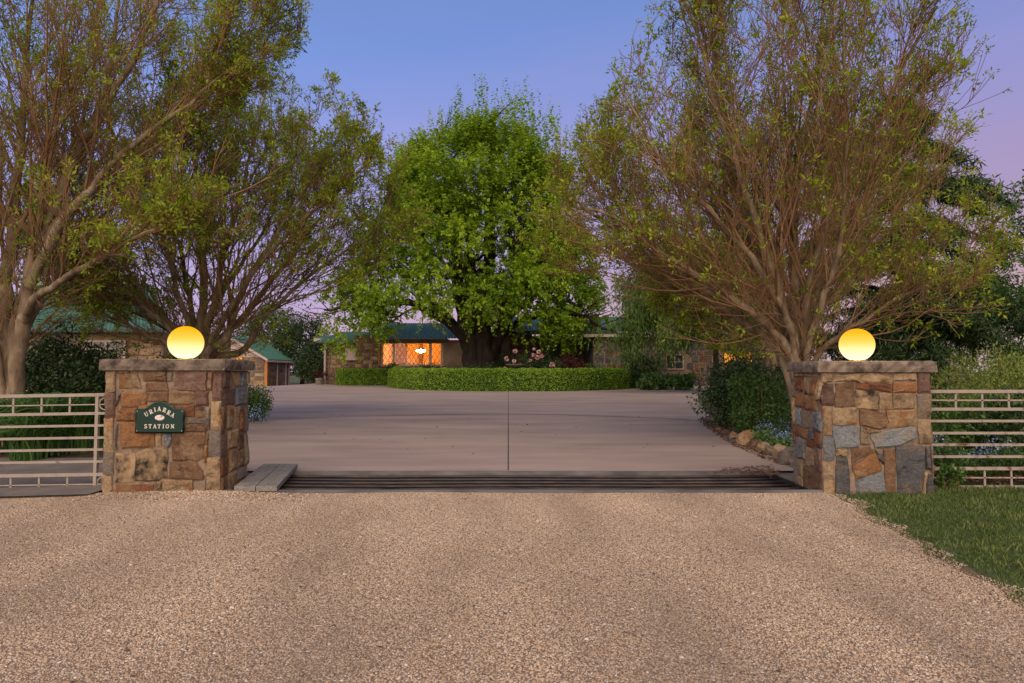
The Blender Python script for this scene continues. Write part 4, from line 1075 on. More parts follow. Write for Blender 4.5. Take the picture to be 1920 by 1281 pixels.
# ---- main house
D = 43.5
gz = 0.36
house = thing("stone_house", (0, D, gz), "long low stone house with green corrugated roof and lit lattice window behind the tree", "house")
hx = lambda px, d=D: X(px, d)
hz = lambda py, d=D: Z(py, d)
def wallbox(x0, x1, y0, y1, z0, z1, mat="mortar", name="wall"): return MB().box(x0, x1, y0, y1, z0, z1).make(name, M[mat], house)
frontal = lambda x0, y, z0: (lambda u, v, w: (x0 + u, y - w, z0 + v))
# left wing
x0, x1 = hx(607), hx(672); zt = hz(641)
w = wallbox(x0, x1, D, D + 7, gz - .1, zt)
rubble(house, w, frontal(x0, D, gz), x1 - x0, zt - gz, ['grey', 'brown', 'tan', 'mauve', 'brown'], 31, (0.28, 0.55), (0.2, 0.36))
corr("roof", (hx(597), D - 0.5, hz(640)), (hx(676), D - 0.5, hz(640)), (hx(690), D + 3.6, hz(622, D + 3.6)), (hx(612), D + 3.6, hz(622, D + 3.6)), M["roof"], house)
MB().box(hx(597), hx(676), D - 0.62, D - 0.5, hz(644), hz(640)).make("gutter", M["fascia"], house)
corr("roof", (hx(580), D + 1.0, hz(633, D)), (hx(599), D + 1.0, hz(633, D)), (hx(606), D + 3, hz(626, D + 1)), (hx(586), D + 3, hz(626, D + 1)), M["roof"], house)
MB().box(hx(580), hx(603), D + 0.9, D + 1.0, hz(639), hz(633.5)).make("fascia_board", M["creamtrim"], house)
MB().tube([(hx(611), D - 0.14, gz), (hx(611), D - 0.14, hz(644))], 0.07, 8).make("downpipe", M["pinktrim"], house)
MB().box(hx(648.5), hx(670.5), D - 0.22, D - 0.04, hz(676), hz(653)).make("meter_box", M["pinktrim"], house, bevel=0.02)
# brown rubble buttress beside the bay window
xb0, xb1 = hx(673), hx(715)
w = wallbox(xb0, xb1, D - 0.9, D + 0.4, gz - .1, hz(629, D - .9))
rubble(house, w, frontal(xb0, D - 0.9, gz), xb1 - xb0, hz(629, D - .9) - gz, ['brown', 'tan', 'brown', 'rust'], 32, (0.35, 0.8), (0.14, 0.26))
# bay with the lattice window, real room behind it
xa, xz = hx(717), hx(831); zs, zl = hz(683.5), hz(644.5)
wallbox(xa - 0.05, xz + 0.3, D - 0.3, D - 0.1, gz - .1, zs, name="wall")
wallbox(xa - 0.05, xz + 0.3, D - 0.3, D - 0.1, zl, hz(638), name="wall")
wallbox(xz, hx(905), D - 0.32, D + 0.1, gz - .1, hz(638), "render")
rm = MB(); X0, X1_, Y0_, Y1_, Z0_, Z1_ = xa - .05, xz + .05, D - 0.1, D + 4.0, zs - 0.9, zl + 0.45
rm.add([(X0, Y1_, Z0_), (X1_, Y1_, Z0_), (X1_, Y1_, Z1_), (X0, Y1_, Z1_)], [(0, 1, 2, 3)])
rm.add([(X0, Y0_, Z0_), (X0, Y1_, Z0_), (X0, Y1_, Z1_), (X0, Y0_, Z1_)], [(0, 1, 2, 3)])
rm.add([(X1_, Y0_, Z0_), (X1_, Y1_, Z0_), (X1_, Y1_, Z1_), (X1_, Y0_, Z1_)], [(3, 2, 1, 0)])
rm.add([(X0, Y0_, Z1_), (X1_, Y0_, Z1_), (X1_, Y1_, Z1_), (X0, Y1_, Z1_)], [(0, 1, 2, 3)])
rm.add([(X0, Y0_, Z0_), (X1_, Y0_, Z0_), (X1_, Y1_, Z0_), (X0, Y1_, Z0_)], [(0, 1, 2, 3)])
rm.make("room", M["interior"], house)
for px, w_ in ((739, 0.5), (775, 0.22), (822, 0.4)):
    MB().box(hx(px) - w_ / 2, hx(px) + w_ / 2, D + 3.4, D + 3.9, Z0_, zl + .2).make("curtain", M["wood"], house)
ch = MB(); cx_ = hx(789, D + 2)
for i in range(9):
    a = 2 * math.pi * i / 9; ch.lathe(cx_ + 0.28 * math.cos(a), D + 2 + 0.28 * math.sin(a), [(0.01, hz(660, D + 2)), (0.055, hz(658.5, D + 2)), (0.05, hz(657, D + 2)), (0.01, hz(656, D + 2))], 8)
ch.lathe(cx_, D + 2, [(0.02, hz(663, D + 2)), (0.12, hz(660, D + 2)), (0.10, hz(657.5, D + 2)), (0.02, hz(654.5, D + 2))], 10)
ch.make("chandelier", M["bulb"], house)
lt = bpy.data.lights.new("chandelier_lamp", 'POINT'); lt.energy = 125; lt.color = (1.0, 0.40, 0.065); lt.shadow_soft_size = 0.3
lo = bpy.data.objects.new("chandelier_lamp", lt); lo.location = (cx_, D + 1.6, hz(652, D + 2)); COL.objects.link(lo)
lo.parent = house; lo.location = (cx_, 1.6, hz(652, D + 2) - gz)
# mullions + diamond lattice
for px, w_ in ((717.5, 0.16), (740.5, 0.16), (808, 0.16), (830, 0.16)):
    MB().box(hx(px) - w_ / 2, hx(px) + w_ / 2, D - 0.36, D - 0.16, zs, zl).make("mullion", M["creamtrim"], house)
MB().box(xa - .12, xz + .12, D - 0.5, D - 0.15, zs - 0.14, zs).make("sill", M["creamtrim"], house)
for (pa, pb) in ((718, 740), (741, 808), (809, 830)):
    u0, u1 = hx(pa) + .06, hx(pb) - .06; lat = MB(); st = 0.31; hgt = zl - zs
    yl = D - 0.26
    for sg in (1, -1):
        c0 = -hgt if sg > 0 else 0.0
        c = math.floor((u0 - hgt * 0.62) / st) * st
        while c < u1 + hgt:
            p, q_ = [], []
            # line u = c + sg*0.62*v
            v0, v1 = 0.0, hgt
            ua, ub = c + sg * 0.62 * v0, c + sg * 0.62 * v1
            def clipu(uu): return (uu - c) / (sg * 0.62)
            lo_, hi_ = min(ua, ub), max(ua, ub)
            if hi_ > u0 and lo_ < u1:
                vs_ = sorted([min(max(clipu(u0), 0), hgt), min(max(clipu(u1), 0), hgt)])
                if vs_[1] - vs_[0] > 0.05:
                    lat.bar((c + sg * .62 * vs_[0], yl - 0.004 * sg, zs + vs_[0]), (c + sg * .62 * vs_[1], yl - 0.004 * sg, zs + vs_[1]), 0.012, 0.02)
            c += st
    pn = mk("pane", [(u0, D - .22, zs), (u1, D - .22, zs), (u1, D - .22, zl), (u0, D - .22, zl)], [(0, 1, 2, 3)], M["clear"], house)
    lat.make("lattice", M["fascia"], house, pn)
MB().box(hx(697), hx(842), D - 0.75, D - 0.62, hz(640.5), hz(636)).make("gutter", M["fascia"], house)
MB().box(hx(700), hx(838), D - 0.95, D - 0.75, hz(637.6), hz(635.6)).make("awning_edge", M["blue"], house)
corr("roof", (hx(690), D - 0.65, hz(635)), (hx(915), D - 0.65, hz(635)), (hx(900), D + 4.2, hz(606, D + 4.2)), (hx(705), D + 4.2, hz(606, D + 4.2)), M["roof"], house)
# centre part behind the tree, with the recessed porch
D2 = D + 1.2
w = wallbox(hx(955, D2), hx(998, D2), D2, D2 + 6, gz - .1, hz(627, D2))
rubble(house, w, frontal(hx(955, D2), D2, gz), hx(998, D2) - hx(955, D2), hz(627, D2) - gz, ['tan', 'brown', 'grey', 'rust'], 33, (0.3, 0.6), (0.2, 0.38))
wallbox(hx(998, D2), hx(1115, D2), D2 + 2.0, D2 + 2.3, gz - .1, hz(627, D2), "render")
wallbox(hx(880, D2), hx(955, D2), D2 + .3, D2 + .6, gz - .1, hz(627, D2), "render")
MB().box(hx(950, D2), hx(1150, D2), D2 - .55, D2 - .4, hz(628, D2), hz(624, D2)).make("fascia_board", M["creamtrim"], house)
MB().box(hx(948, D2), hx(1150, D2), D2 - .7, D2 - .55, hz(626.5, D2), hz(622, D2)).make("gutter", M["fascia"], house)
corr("roof", (hx(945, D2), D2 - .6, hz(622, D2)), (hx(1420, D2), D2 - .6, hz(622, D2)), (hx(1400, D2 + 5), D2 + 5, hz(594, D2 + 5)), (hx(955, D2 + 5), D2 + 5, hz(594, D2 + 5)), M["roof"], house)
MB().box(hx(967, D2), hx(989, D2), D2 + .4, D2 + 1.2, hz(621, D2), hz(610, D2)).make("roof_vent", M["pinktrim"], house, bevel=0.02)
# right wing, nearer
D3 = 39.5
rx0, rx1 = hx(1113, D3), hx(1250, D3); zt3 = hz(631, D3)
w = wallbox(rx0, rx1, D3, D3 + 6, gz - .2, zt3)
rubble(house, w, frontal(rx0, D3, gz), rx1 - rx0, zt3 - gz, ['slate', 'mauve', 'slate', 'slate', 'brown', 'mauve'], 34, (0.3, 0.8), (0.2, 0.45))  # darker stone kinds put the trees' shade into this wall's colour
ws = lambda u, v, o: (rx0 - o, D3 + u, gz + v)
rubble(house, w, ws, 5.2, zt3 - gz, ['slate', 'mauve', 'grey', 'brown'], 35, (0.4, 0.9), (0.28, 0.5), holes=[(0.6, 1.5, 0.8, 2.2), (3.0, 4.2, 0.7, 2.2)])
window(house, ws, 0.6, 1.5, 0.85, 2.15, M["fascia"], M["glass"], 1, 2)
window(house, ws, 3.0, 4.2, 0.7, 2.15, M["wood"], M["litwindow"], 2, 1)
MB().box(hx(1100, D3) - .1, rx1 + .4, D3 - .5, D3 + 6.2, zt3, zt3 + 0.14).make("roof", M["fascia"], house)
MB().box(hx(1098, D3) - .1, rx1 + .4, D3 - .56, D3 - .5, zt3 - .06, zt3 + 0.10).make("fascia_board", M["creamtrim"], house)
MB().box(hx(1098, D3) - .16, hx(1098, D3) - .1, D3 - .5, D3 + 6.2, zt3 - .06, zt3 + 0.10).make("fascia_board", M["creamtrim"], house)
# far right wing behind the conifer
D4 = 42.0
w = wallbox(hx(1236, D4), hx(1440, D4), D4, D4 + 5, gz - .2, hz(630, D4))
rubble(house, w, frontal(hx(1236, D4), D4, gz), hx(1440, D4) - hx(1236, D4), hz(630, D4) - gz, ['slate', 'mauve', 'brown', 'slate'], 36, (0.4, 0.9), (0.28, 0.48), holes=[(0.35, 1.6, 0.5, 2.1), (hx(1345, D4) - hx(1236, D4), hx(1425, D4) - hx(1236, D4), 1.2, 2.35)])
fr4 = frontal(hx(1236, D4), D4 - .02, gz)
window(house, fr4, 0.42, 1.55, hz(693, D4) - gz, 2.05, M["creamtrim"], M["glass"], 2, 2)
window(house, fr4, hx(1356, D4) - hx(1236, D4), hx(1412, D4) - hx(1236, D4), 1.45, 2.25, M["wood"], M["litwindow"], 4, 1)
MB().box(hx(1230, D4), hx(1450, D4), D4 - .5, D4 - .35, hz(632, D4), hz(627, D4)).make("gutter", M["fascia"], house)

# ---- garage on the left
DG = 50.0; gg = 0.15
gar = thing("stone_garage", (X(431, DG), DG + 2.5, gg), "small gabled stone garage with green roof left of the driveway", "garage")
xl, xr = X(364, DG), X(497, DG); ze = Z(670, DG); xm = X(430, DG); za = Z(630, DG)
w = MB().box(xl, xr, DG, DG + 5.3, gg - .2, ze).make("wall", M["mortar"], gar)
rubble(gar, w, lambda u, v, o: (xl + u, DG - o, gg + v), xr - xl, ze - gg, ['grey', 'brown', 'tan', 'grey'], 41, (0.4, 0.8), (0.28, 0.48), holes=[(X(441, DG) - xl, X(458, DG) - xl, 1.7, 2.4)])
rubble(gar, w, lambda u, v, o: (xr + o, DG + u, gg + v), 5.3, ze - gg, ['grey', 'brown', 'mauve', 'grey'], 42, (0.4, 0.9), (0.28, 0.48))
mk("gable", [(xl, DG - .03, ze), (xr, DG - .03, ze), (xm, DG - .03, za - .05), (xl, DG + .1, ze), (xr, DG + .1, ze), (xm, DG + .1, za - .05)], [(0, 1, 2), (5, 4, 3), (0, 3, 4, 1), (1, 4, 5, 2), (2, 5, 3, 0)], M["pinktrim"], gar)
sl = (za - ze) / (xr - xm)
corr("roof", (xr + .35, DG - .4, ze - .35 * sl + .06), (xr + .35, DG + 5.7, ze - .35 * sl + .06), (xm, DG + 5.7, za + .06), (xm, DG - .4, za + .06), M["roof"], gar, pitch=0.3, amp=0.03)
corr("roof", (xl - .35, DG - .4, ze - .35 * sl + .06), (xl - .35, DG + 5.7, ze - .35 * sl + .06), (xm, DG + 5.7, za + .06), (xm, DG - .4, za + .06), M["roof"], gar, pitch=0.3, amp=0.03)
for sx, xe in ((1, xr + .35), (-1, xl - .35)):
    MB().bar((xm, DG - .44, za - .02), (xe, DG - .44, ze - .35 * sl - .02), 0.06, 0.16).make("barge_board", M["creamtrim"], gar)
MB().box(xr + .28, xr + .36, DG - .3, DG + 5.7, ze - .35 * sl - .16, ze - .35 * sl - .0).make("gutter", M["creamtrim"], gar)
MB().box(xr + .04, xr + .22, DG - .12, DG + .06, gg, ze - .1).make("corner_post", M["post"], gar)
for yy_ in (2.4, 4.4, 5.2):
    MB().box(xr + .04, xr + .12, DG + yy_, DG + yy_ + .12, gg, ze - .1).make("post", M["pinktrim"], gar)
window(gar, lambda u, v, o: (xl + u, DG - .04 - o, gg + v), X(443, DG) - xl, X(456, DG) - xl, Z(680, DG) - gg, Z(669, DG) - gg, M["wood"], M["litwindow"], 1, 2, 0.05)
MB().box(X(451, DG), X(456, DG), DG - .3, DG - .05, Z(661, DG), Z(656, DG)).make("flood_light", M["fascia"], gar)

# ---- cottage on the far left
DC = 25.0; gc = 0.1
cot = thing("cottage", (X(170, DC), DC + 2, gc), "tan walled cottage with green corrugated roof behind the left trees", "house")
xl, xr = X(-40, DC), X(306, DC); ze = Z(622, DC)
hl = (X(163, DC) - xl, X(238, DC) - xl, Z(672, DC) - gc, Z(638, DC) - gc)
w = MB().box(xl, xr, DC, DC + 6, gc - .2, ze).make("wall", M["render"], cot)
rubble(cot, w, lambda u, v, o: (xl + u, DC - o, gc + v), X(150, DC) - xl, 1.5, ['tan', 'brown', 'tan', 'grey'], 51, (0.3, 0.7), (0.2, 0.36))
rubble(cot, w, lambda u, v, o: (X(242, DC) + u, DC - o, gc + v), xr - X(242, DC), ze - gc, ['tan', 'brown', 'tan', 'grey'], 52, (0.3, 0.6), (0.2, 0.36))
MB().box(X(160, DC), X(243, DC), DC - .05, DC + .02, Z(639, DC), Z(632, DC)).make("lintel", M["tan"], cot)
window(cot, lambda u, v, o: (xl + u, DC - .06 - o, gc + v), *hl, M["pinktrim"], M["glass"], 2, 2, 0.09)
corr("roof", (xl - .4, DC - .5, Z(620, DC)), (xr + .3, DC - .5, Z(620, DC)), (X(285, DC + 3.5), DC + 3.5, Z(535, DC + 3.5)), (xl - .4, DC + 3.5, Z(535, DC + 3.5)), M["roof"], cot, pitch=0.16, amp=0.02)
MB().box(xl - .4, xr + .3, DC - .62, DC - .5, Z(625, DC), Z(619.5, DC)).make("gutter", M["fascia"], cot)

# ================================================================== trees
RSTEMS = [
 dict(p=[(1512,690,0),(1502,620,.1),(1498,480,.2),(1500,330,.2),(1528,150,0),(1545,-40,-.1)], r=.165),
 dict(p=[(1498,680,.1),(1476,600,.3),(1442,480,.5),(1420,350,.7),(1392,180,.8),(1362,-20,.9)], r=.13),
 dict(p=[(1488,665,-.1),(1458,570,-.2),(1402,420,-.4),(1345,290,-.6),(1290,140,-.8),(1250,20,-.9)], r=.125),
 dict(p=[(1482,690,-.2),(1432,622,-.4),(1380,585,-.6),(1300,545,-.9),(1215,500,-1.1),(1130,440,-1.3),(1050,425,-1.4)], r=.12),
 dict(p=[(1470,672,0),(1436,606,.1),(1370,560,.2),(1280,505,.3),(1185,410,.3),(1125,300,.3)], r=.115),
 dict(p=[(1478,655,-.3),(1400,545,-.9),(1290,440,-1.4),(1190,350,-1.7),(1130,250,-1.8)], r=.10),
 dict(p=[(1475,665,.2),(1380,570,.7),(1260,470,1.1),(1140,380,1.3),(1060,310,1.3)], r=.10),
 dict(p=[(1512,660,.1),(1556,520,.3),(1640,400,.6),(1720,290,.8),(1800,220,1.)], r=.105),
 dict(p=[(1516,690,-.1),(1580,610,-.5),(1680,545,-.9),(1790,500,-1.2)], r=.08),
 dict(p=[(1506,640,0),(1530,420,-.4),(1600,240,-.9),(1670,80,-1.2)], r=.11),
 dict(p=[(1500,650,.4),(1470,480,1.2),(1460,300,1.9),(1470,100,2.4)], r=.10),
 dict(p=[(1500,650,-.3),(1520,480,-1.),(1490,300,-1.7),(1450,120,-2.2)], r=.09)]
ROUT = [(700,1440,1700),(600,1080,1800),(500,970,1850),(400,955,1835),(300,1000,1842),(200,1105,1838),(100,1160,1795),(0,1212,1735),(-100,1290,1670),(-190,1380,1600)]
ash_tree("ash_tree", "ash tree in spring leaf with many stems rising behind the right pillar", (X(1502, 11), 11, 0.1), RSTEMS, ROUT, 11.0, 101, 1.35, 0.95)
LSTEMS = [
 dict(p=[(8,720,0),(5,600,0),(12,450,.1),(30,300,.1),(45,120,.1),(50,-40,.1)], r=.20),
 dict(p=[(40,725,-.1),(62,600,-.2),(95,470,-.3),(165,330,-.4),(250,190,-.5),(330,40,-.6),(360,-60,-.6)], r=.175),
 dict(p=[(30,640,0),(40,520,.2),(70,380,.4),(130,220,.6),(160,60,.8),(165,-80,.9)], r=.14),
 dict(p=[(70,600,-.3),(130,560,-.7),(230,525,-1.1),(330,480,-1.3),(430,450,-1.5)], r=.095, root=False),
 dict(p=[(78,540,-.3),(160,430,-.5),(260,320,-.6),(390,230,-.7),(490,150,-.8)], r=.11, root=False),
 dict(p=[(100,460,-.3),(190,350,-.1),(310,200,.2),(420,90,.4),(500,-20,.5)], r=.10, root=False),
 dict(p=[(20,650,.2),(50,480,.9),(110,330,1.6),(200,150,2.2)], r=.11),
 dict(p=[(0,650,0),(-60,500,-.2),(-130,320,-.4),(-190,100,-.4)], r=.14),
 dict(p=[(0,650,0),(-100,560,.2),(-230,440,.4),(-330,300,.4)], r=.10),
 dict(p=[(10,600,-.3),(40,450,-1.),(20,280,-1.7),(60,100,-2.2)], r=.09)]
LOUT = [(690,-60,130),(600,-250,260),(560,-380,400),(500,-440,520),(400,-480,575),(300,-500,585),(200,-500,592),(100,-490,588),(0,-460,570),(-100,-380,520),(-200,-200,380)]
ash_tree("ash_tree", "large ash tree with two smooth trunks behind the left gate", (X(24, 11), 11, 0.0), LSTEMS, LOUT, 11.0, 102, 1.25, 1.0)
L2STEMS = [
 dict(p=[(372,650,0),(378,560,.1),(370,430,.2),(360,300,.2),(380,160,.2)], r=.19),
 dict(p=[(380,650,0),(410,570,-.2),(440,460,-.4),(480,330,-.6),(520,200,-.8)], r=.16),
 dict(p=[(390,670,-.2),(440,640,-.5),(462,590,-.7),(500,520,-.9),(560,430,-1.),(630,330,-1.1)], r=.16),
 dict(p=[(400,680,.1),(450,655,.3),(475,600,.5),(530,540,.6),(620,470,.7),(700,420,.7)], r=.14),
 dict(p=[(395,670,-.2),(450,600,-.8),(540,500,-1.4),(640,420,-1.8),(730,350,-2.)], r=.12),
 dict(p=[(395,670,0),(470,560,.4),(570,420,.6),(650,300,.7)], r=.13),
 dict(p=[(360,660,0),(320,600,-.2),(250,540,-.4),(170,480,-.6),(110,440,-.7)], r=.14),
 dict(p=[(352,670,.2),(290,615,.5),(200,575,.8),(100,560,1.)], r=.09),
 dict(p=[(358,660,-.3),(300,570,-1.),(220,500,-1.5),(150,420,-1.8)], r=.10),
 dict(p=[(355,670,-.2),(300,630,-.6),(220,590,-.9),(140,550,-1.)], r=.10),
 dict(p=[(362,650,.2),(330,540,.6),(290,420,1.),(260,290,1.2)], r=.13),
 dict(p=[(370,640,-.2),(360,520,-.9),(400,400,-1.6),(420,280,-2.2)], r=.12),
 dict(p=[(370,640,.3),(400,500,1.2),(450,380,2.0),(470,260,2.4)], r=.12)]
L2OUT = [(690,280,460),(620,130,580),(580,90,735),(540,60,795),(480,50,825),(400,60,825),(300,90,790),(240,130,745),(200,160,700),(160,220,645),(100,300,520)]
ash_tree("ash_tree", "leafy ash tree with splayed stems rising directly behind the left globe lamp", (X(374, 16), 16, 0.03), L2STEMS, L2OUT, 16.0, 103, 1.15, 1.1, yhalf=3.6)
R2STEMS = [
 dict(p=[(1445,690,0),(1440,640,0),(1452,540,.1),(1470,400,.1),(1480,250,.1)], r=.20),
 dict(p=[(1440,640,-.1),(1410,590,-.3),(1350,520,-.5),(1290,440,-.6),(1240,350,-.7)], r=.13),
 dict(p=[(1438,655,0),(1390,625,-.3),(1310,600,-.6),(1230,580,-.8)], r=.085),
 dict(p=[(1455,640,.2),(1520,540,.5),(1580,430,.7),(1630,300,.9)], r=.14),
 dict(p=[(1455,640,.2),(1560,570,.5),(1660,500,.7),(1740,430,.9)], r=.11),
 dict(p=[(1445,600,.4),(1420,450,1.2),(1400,300,1.8)], r=.12)]
R2OUT = [(690,1380,1560),(600,1200,1720),(500,1160,1770),(400,1170,1770),(300,1210,1740),(200,1280,1690),(130,1380,1600)]
ash_tree("ash_tree", "grey trunked ash tree behind the one at the right pillar, leaning left", (X(1447, 16), 16, 0.05), R2STEMS, R2OUT, 16.0, 104, 1.1, 0.7, yhalf=3.4)

# ---- the old elm in the island
def elm():
    rng = np.random.default_rng(77)
    d = 40.5; base = np.array([X(897, d), d, 0.4])
    root = thing("elm_tree", base, "huge bright green leafy tree with dark trunk in the hedged island", "tree")
    zz = [];
    OUT = [(248,890,960),(262,850,995),(285,790,1035),(320,742,1082),(360,705,1105),(410,668,1120),(455,645,1140),(500,638,1155),(550,612,1170),(590,602,1170),(620,602,1150),(640,630,1090)]
    oz = np.array([Z(o[0], d) for o in OUT])[::-1]; xl = np.array([X(o[1], d) for o in OUT])[::-1]; xr = np.array([X(o[2], d) for o in OUT])[::-1]
    zmin, zmax = oz[0], oz[-1]
    # limbs
    st = []
    def limb(pts, r): st.append((resample([base + np.array([rng.normal(0, .25), rng.normal(0, .2), -0.3])] + [W(a, b, d) + np.array([0, dy, 0]) for a, b, dy in pts], 16, 0.10, rng), r * (1 - 0.82 * np.linspace(0, 1, 16))))
    limb([(880,640,0),(868,560,0),(850,440,.3),(835,320,.5),(820,240,.5)], .62)
    limb([(905,640,0),(912,560,-.2),(918,440,-.4),(925,320,-.4),(925,215,-.4)], .68)
    limb([(925,640,0),(950,580,.3),(985,480,.5),(1010,380,.6),(1030,290,.6)], .55)
    limb([(915,650,-.4),(890,570,-1.5),(860,470,-3),(840,380,-4)], .42)
    limb([(930,650,-.2),(950,590,-1.5),(965,500,-3),(975,400,-4)], .42)
    limb([(870,640,0),(820,590,-.8),(750,570,-1.6),(680,580,-2.2),(630,590,-2.4)], .34)
    limb([(868,630,.2),(800,560,.8),(730,490,1.2),(680,430,1.4)], .36)
    limb([(940,630,0),(1000,590,-.8),(1060,590,-1.2),(1120,615,-1.4),(1160,640,-1.4)], .30)
    limb([(940,620,.2),(1010,540,.8),(1080,470,1.2),(1110,420,1.4)], .34)
    limb([(890,620,1.),(870,520,2.5),(880,400,4),(890,300,4.5)], .4)
    P0 = np.array([s_[0] for s_ in st]); R0 = np.array([s_[1] for s_ in st]); R0[:, 0] *= 1.5; R0[:, 1] *= 1.15
    v, f = tubes(P0, R0, 10)
    mk("trunk", v, f, M["darkbark"], root, smooth=True)
    P1, R1 = spawn(P0, R0, 9, (0.3, 0.98), (0.4, 0.9), 0.36, 7, 0.05, 0.12, rng, None, 0.45, 1.0, 5)
    v1, f1 = tubes(P1, R1, 5)
    P2, R2 = spawn(P1, R1, 5, (0.2, 1.0), (0.4, 0.9), 0.45, 5, 0.08, 0.12, rng, None, 0.5, .5, 2.5)
    v2, f2 = tubes(P2, R2, 4)
    v, f = cat([(v1, f1), (v2, f2)])
    tag(mk("branches", v, f, M["darkbark"], root, smooth=True), kind="stuff")
    # leafy shoots set on many uneven clumps over the crown's surface
    NC = 230
    zq = zmin + 0.3 + (zmax - zmin - 0.8) * rng.beta(1.0, 1.15, NC)
    a, b = np.interp(zq, oz, xl), np.interp(zq, oz, xr); c, h = (a + b) / 2, (b - a) / 2
    th = np.where(rng.random(NC) < 0.22, rng.uniform(0.1, np.pi - 0.1, NC), rng.uniform(-np.pi * 1.08, np.pi * 0.08, NC))
    inner = np.where(rng.random(NC) < 0.2, rng.uniform(0.35, 0.8, NC), rng.uniform(0.78, 0.97, NC))
    inner = inner * (0.93 + 0.13 * np.sin(2.1 * th + 0.75 * zq) * np.sin(0.9 * zq + 1.3 + th))
    cr_ = rng.uniform(0.5, 1.5, NC)
    kx = np.maximum(0.1, (h * inner - cr_ * 0.55) / h)
    cc = np.stack([c + h * np.cos(th) * kx, d + np.minimum(h, 6.5) * np.sin(th) * kx, zq], 1)
    relx = cc[:, 0] - base[0]
    gap = (np.abs(relx - 0.2) < 1.5) & (cc[:, 2] < 4.6) & (rng.random(NC) < 0.75)
    gap |= (cc[:, 2] < 4.9) & (relx > -6.6) & (relx < 3.4) & (rng.random(NC) < 0.9)
    cc, cr_, zq = cc[~gap], cr_[~gap], zq[~gap]; NC = len(cc)
    ns = (30 * cr_ ** 1.3 + 8).astype(int); ci = np.repeat(np.arange(NC), ns); N = len(ci)
    tz = (zq[ci] - zmin) / (zmax - zmin)
    o_ = nrm(rng.normal(0, 1, (N, 3)) + np.array([0, -0.25, 0.25]))
    pc = cc[ci] + o_ * (cr_[ci] * rng.uniform(0.5, 1.0, N))[:, None] * np.array([1, 1, 1.1])
    sd = nrm(o_ * 0.55 + np.array([0, 0, 1.0]) * (-0.30 + 1.5 * tz)[:, None] + rng.normal(0, 0.25, (N, 3)))
    cl_t = rng.beta(1.5, 1.5, NC)[ci]
    # tall top plumes
    ex = 240
    xt = rng.uniform(X(770, d), X(1060, d), ex); zt_ = np.interp(xt, [X(770, d), X(830, d), X(890, d), X(960, d), X(1010, d), X(1060, d)], [Z(290, d), Z(240, d), Z(205, d), Z(200, d), Z(230, d), Z(262, d)]) + rng.normal(0, .35, ex) - 1.25
    pc = np.concatenate([pc, np.stack([xt, d + rng.normal(0, 2, ex), zt_], 1)]); sd = np.concatenate([sd, nrm(np.stack([rng.normal(0, .12, ex), rng.normal(0, .1, ex), np.ones(ex)], 1))]); tz = np.concatenate([tz, np.ones(ex)]); cl_t = np.concatenate([cl_t, rng.beta(3, 2, ex)])
    SL = np.where(tz >= 1, rng.uniform(0.9, 2.1, len(pc)), rng.uniform(0.45, 0.95, len(pc)))
    per = 18; tt = np.tile(np.linspace(0, 1, per), len(pc))
    P = np.repeat(pc, per, 0) + np.repeat(sd * SL[:, None], per, 0) * tt[:, None]
    P[:, 2] -= (tt ** 2) * 0.25 * np.repeat(1 - tz, per)
    sidev = nrm(np.cross(np.repeat(sd, per, 0), rng.normal(0, 1, (len(P), 3))))
    dd = nrm(sidev + np.repeat(sd, per, 0) * 0.35 + np.array([0, 0, -0.15]))
    L = rng.uniform(0.14, 0.27, len(P)) * (1.15 - 0.45 * tt)
    nn = nrm(np.array([0, -0.3, 1.0]) + rng.normal(0, 0.55, (len(P), 3)))
    v, f = leaf_quads(P, dd, nn, L, L * 0.66)
    tint = np.clip(np.repeat(cl_t, per) * 0.6 + rng.beta(2, 2, len(P)) * 0.4, 0, 1)
    tag(mk("crown", v, f, M["elmleaf"], root, tint=np.repeat(tint, 4)), kind="stuff")
elm()

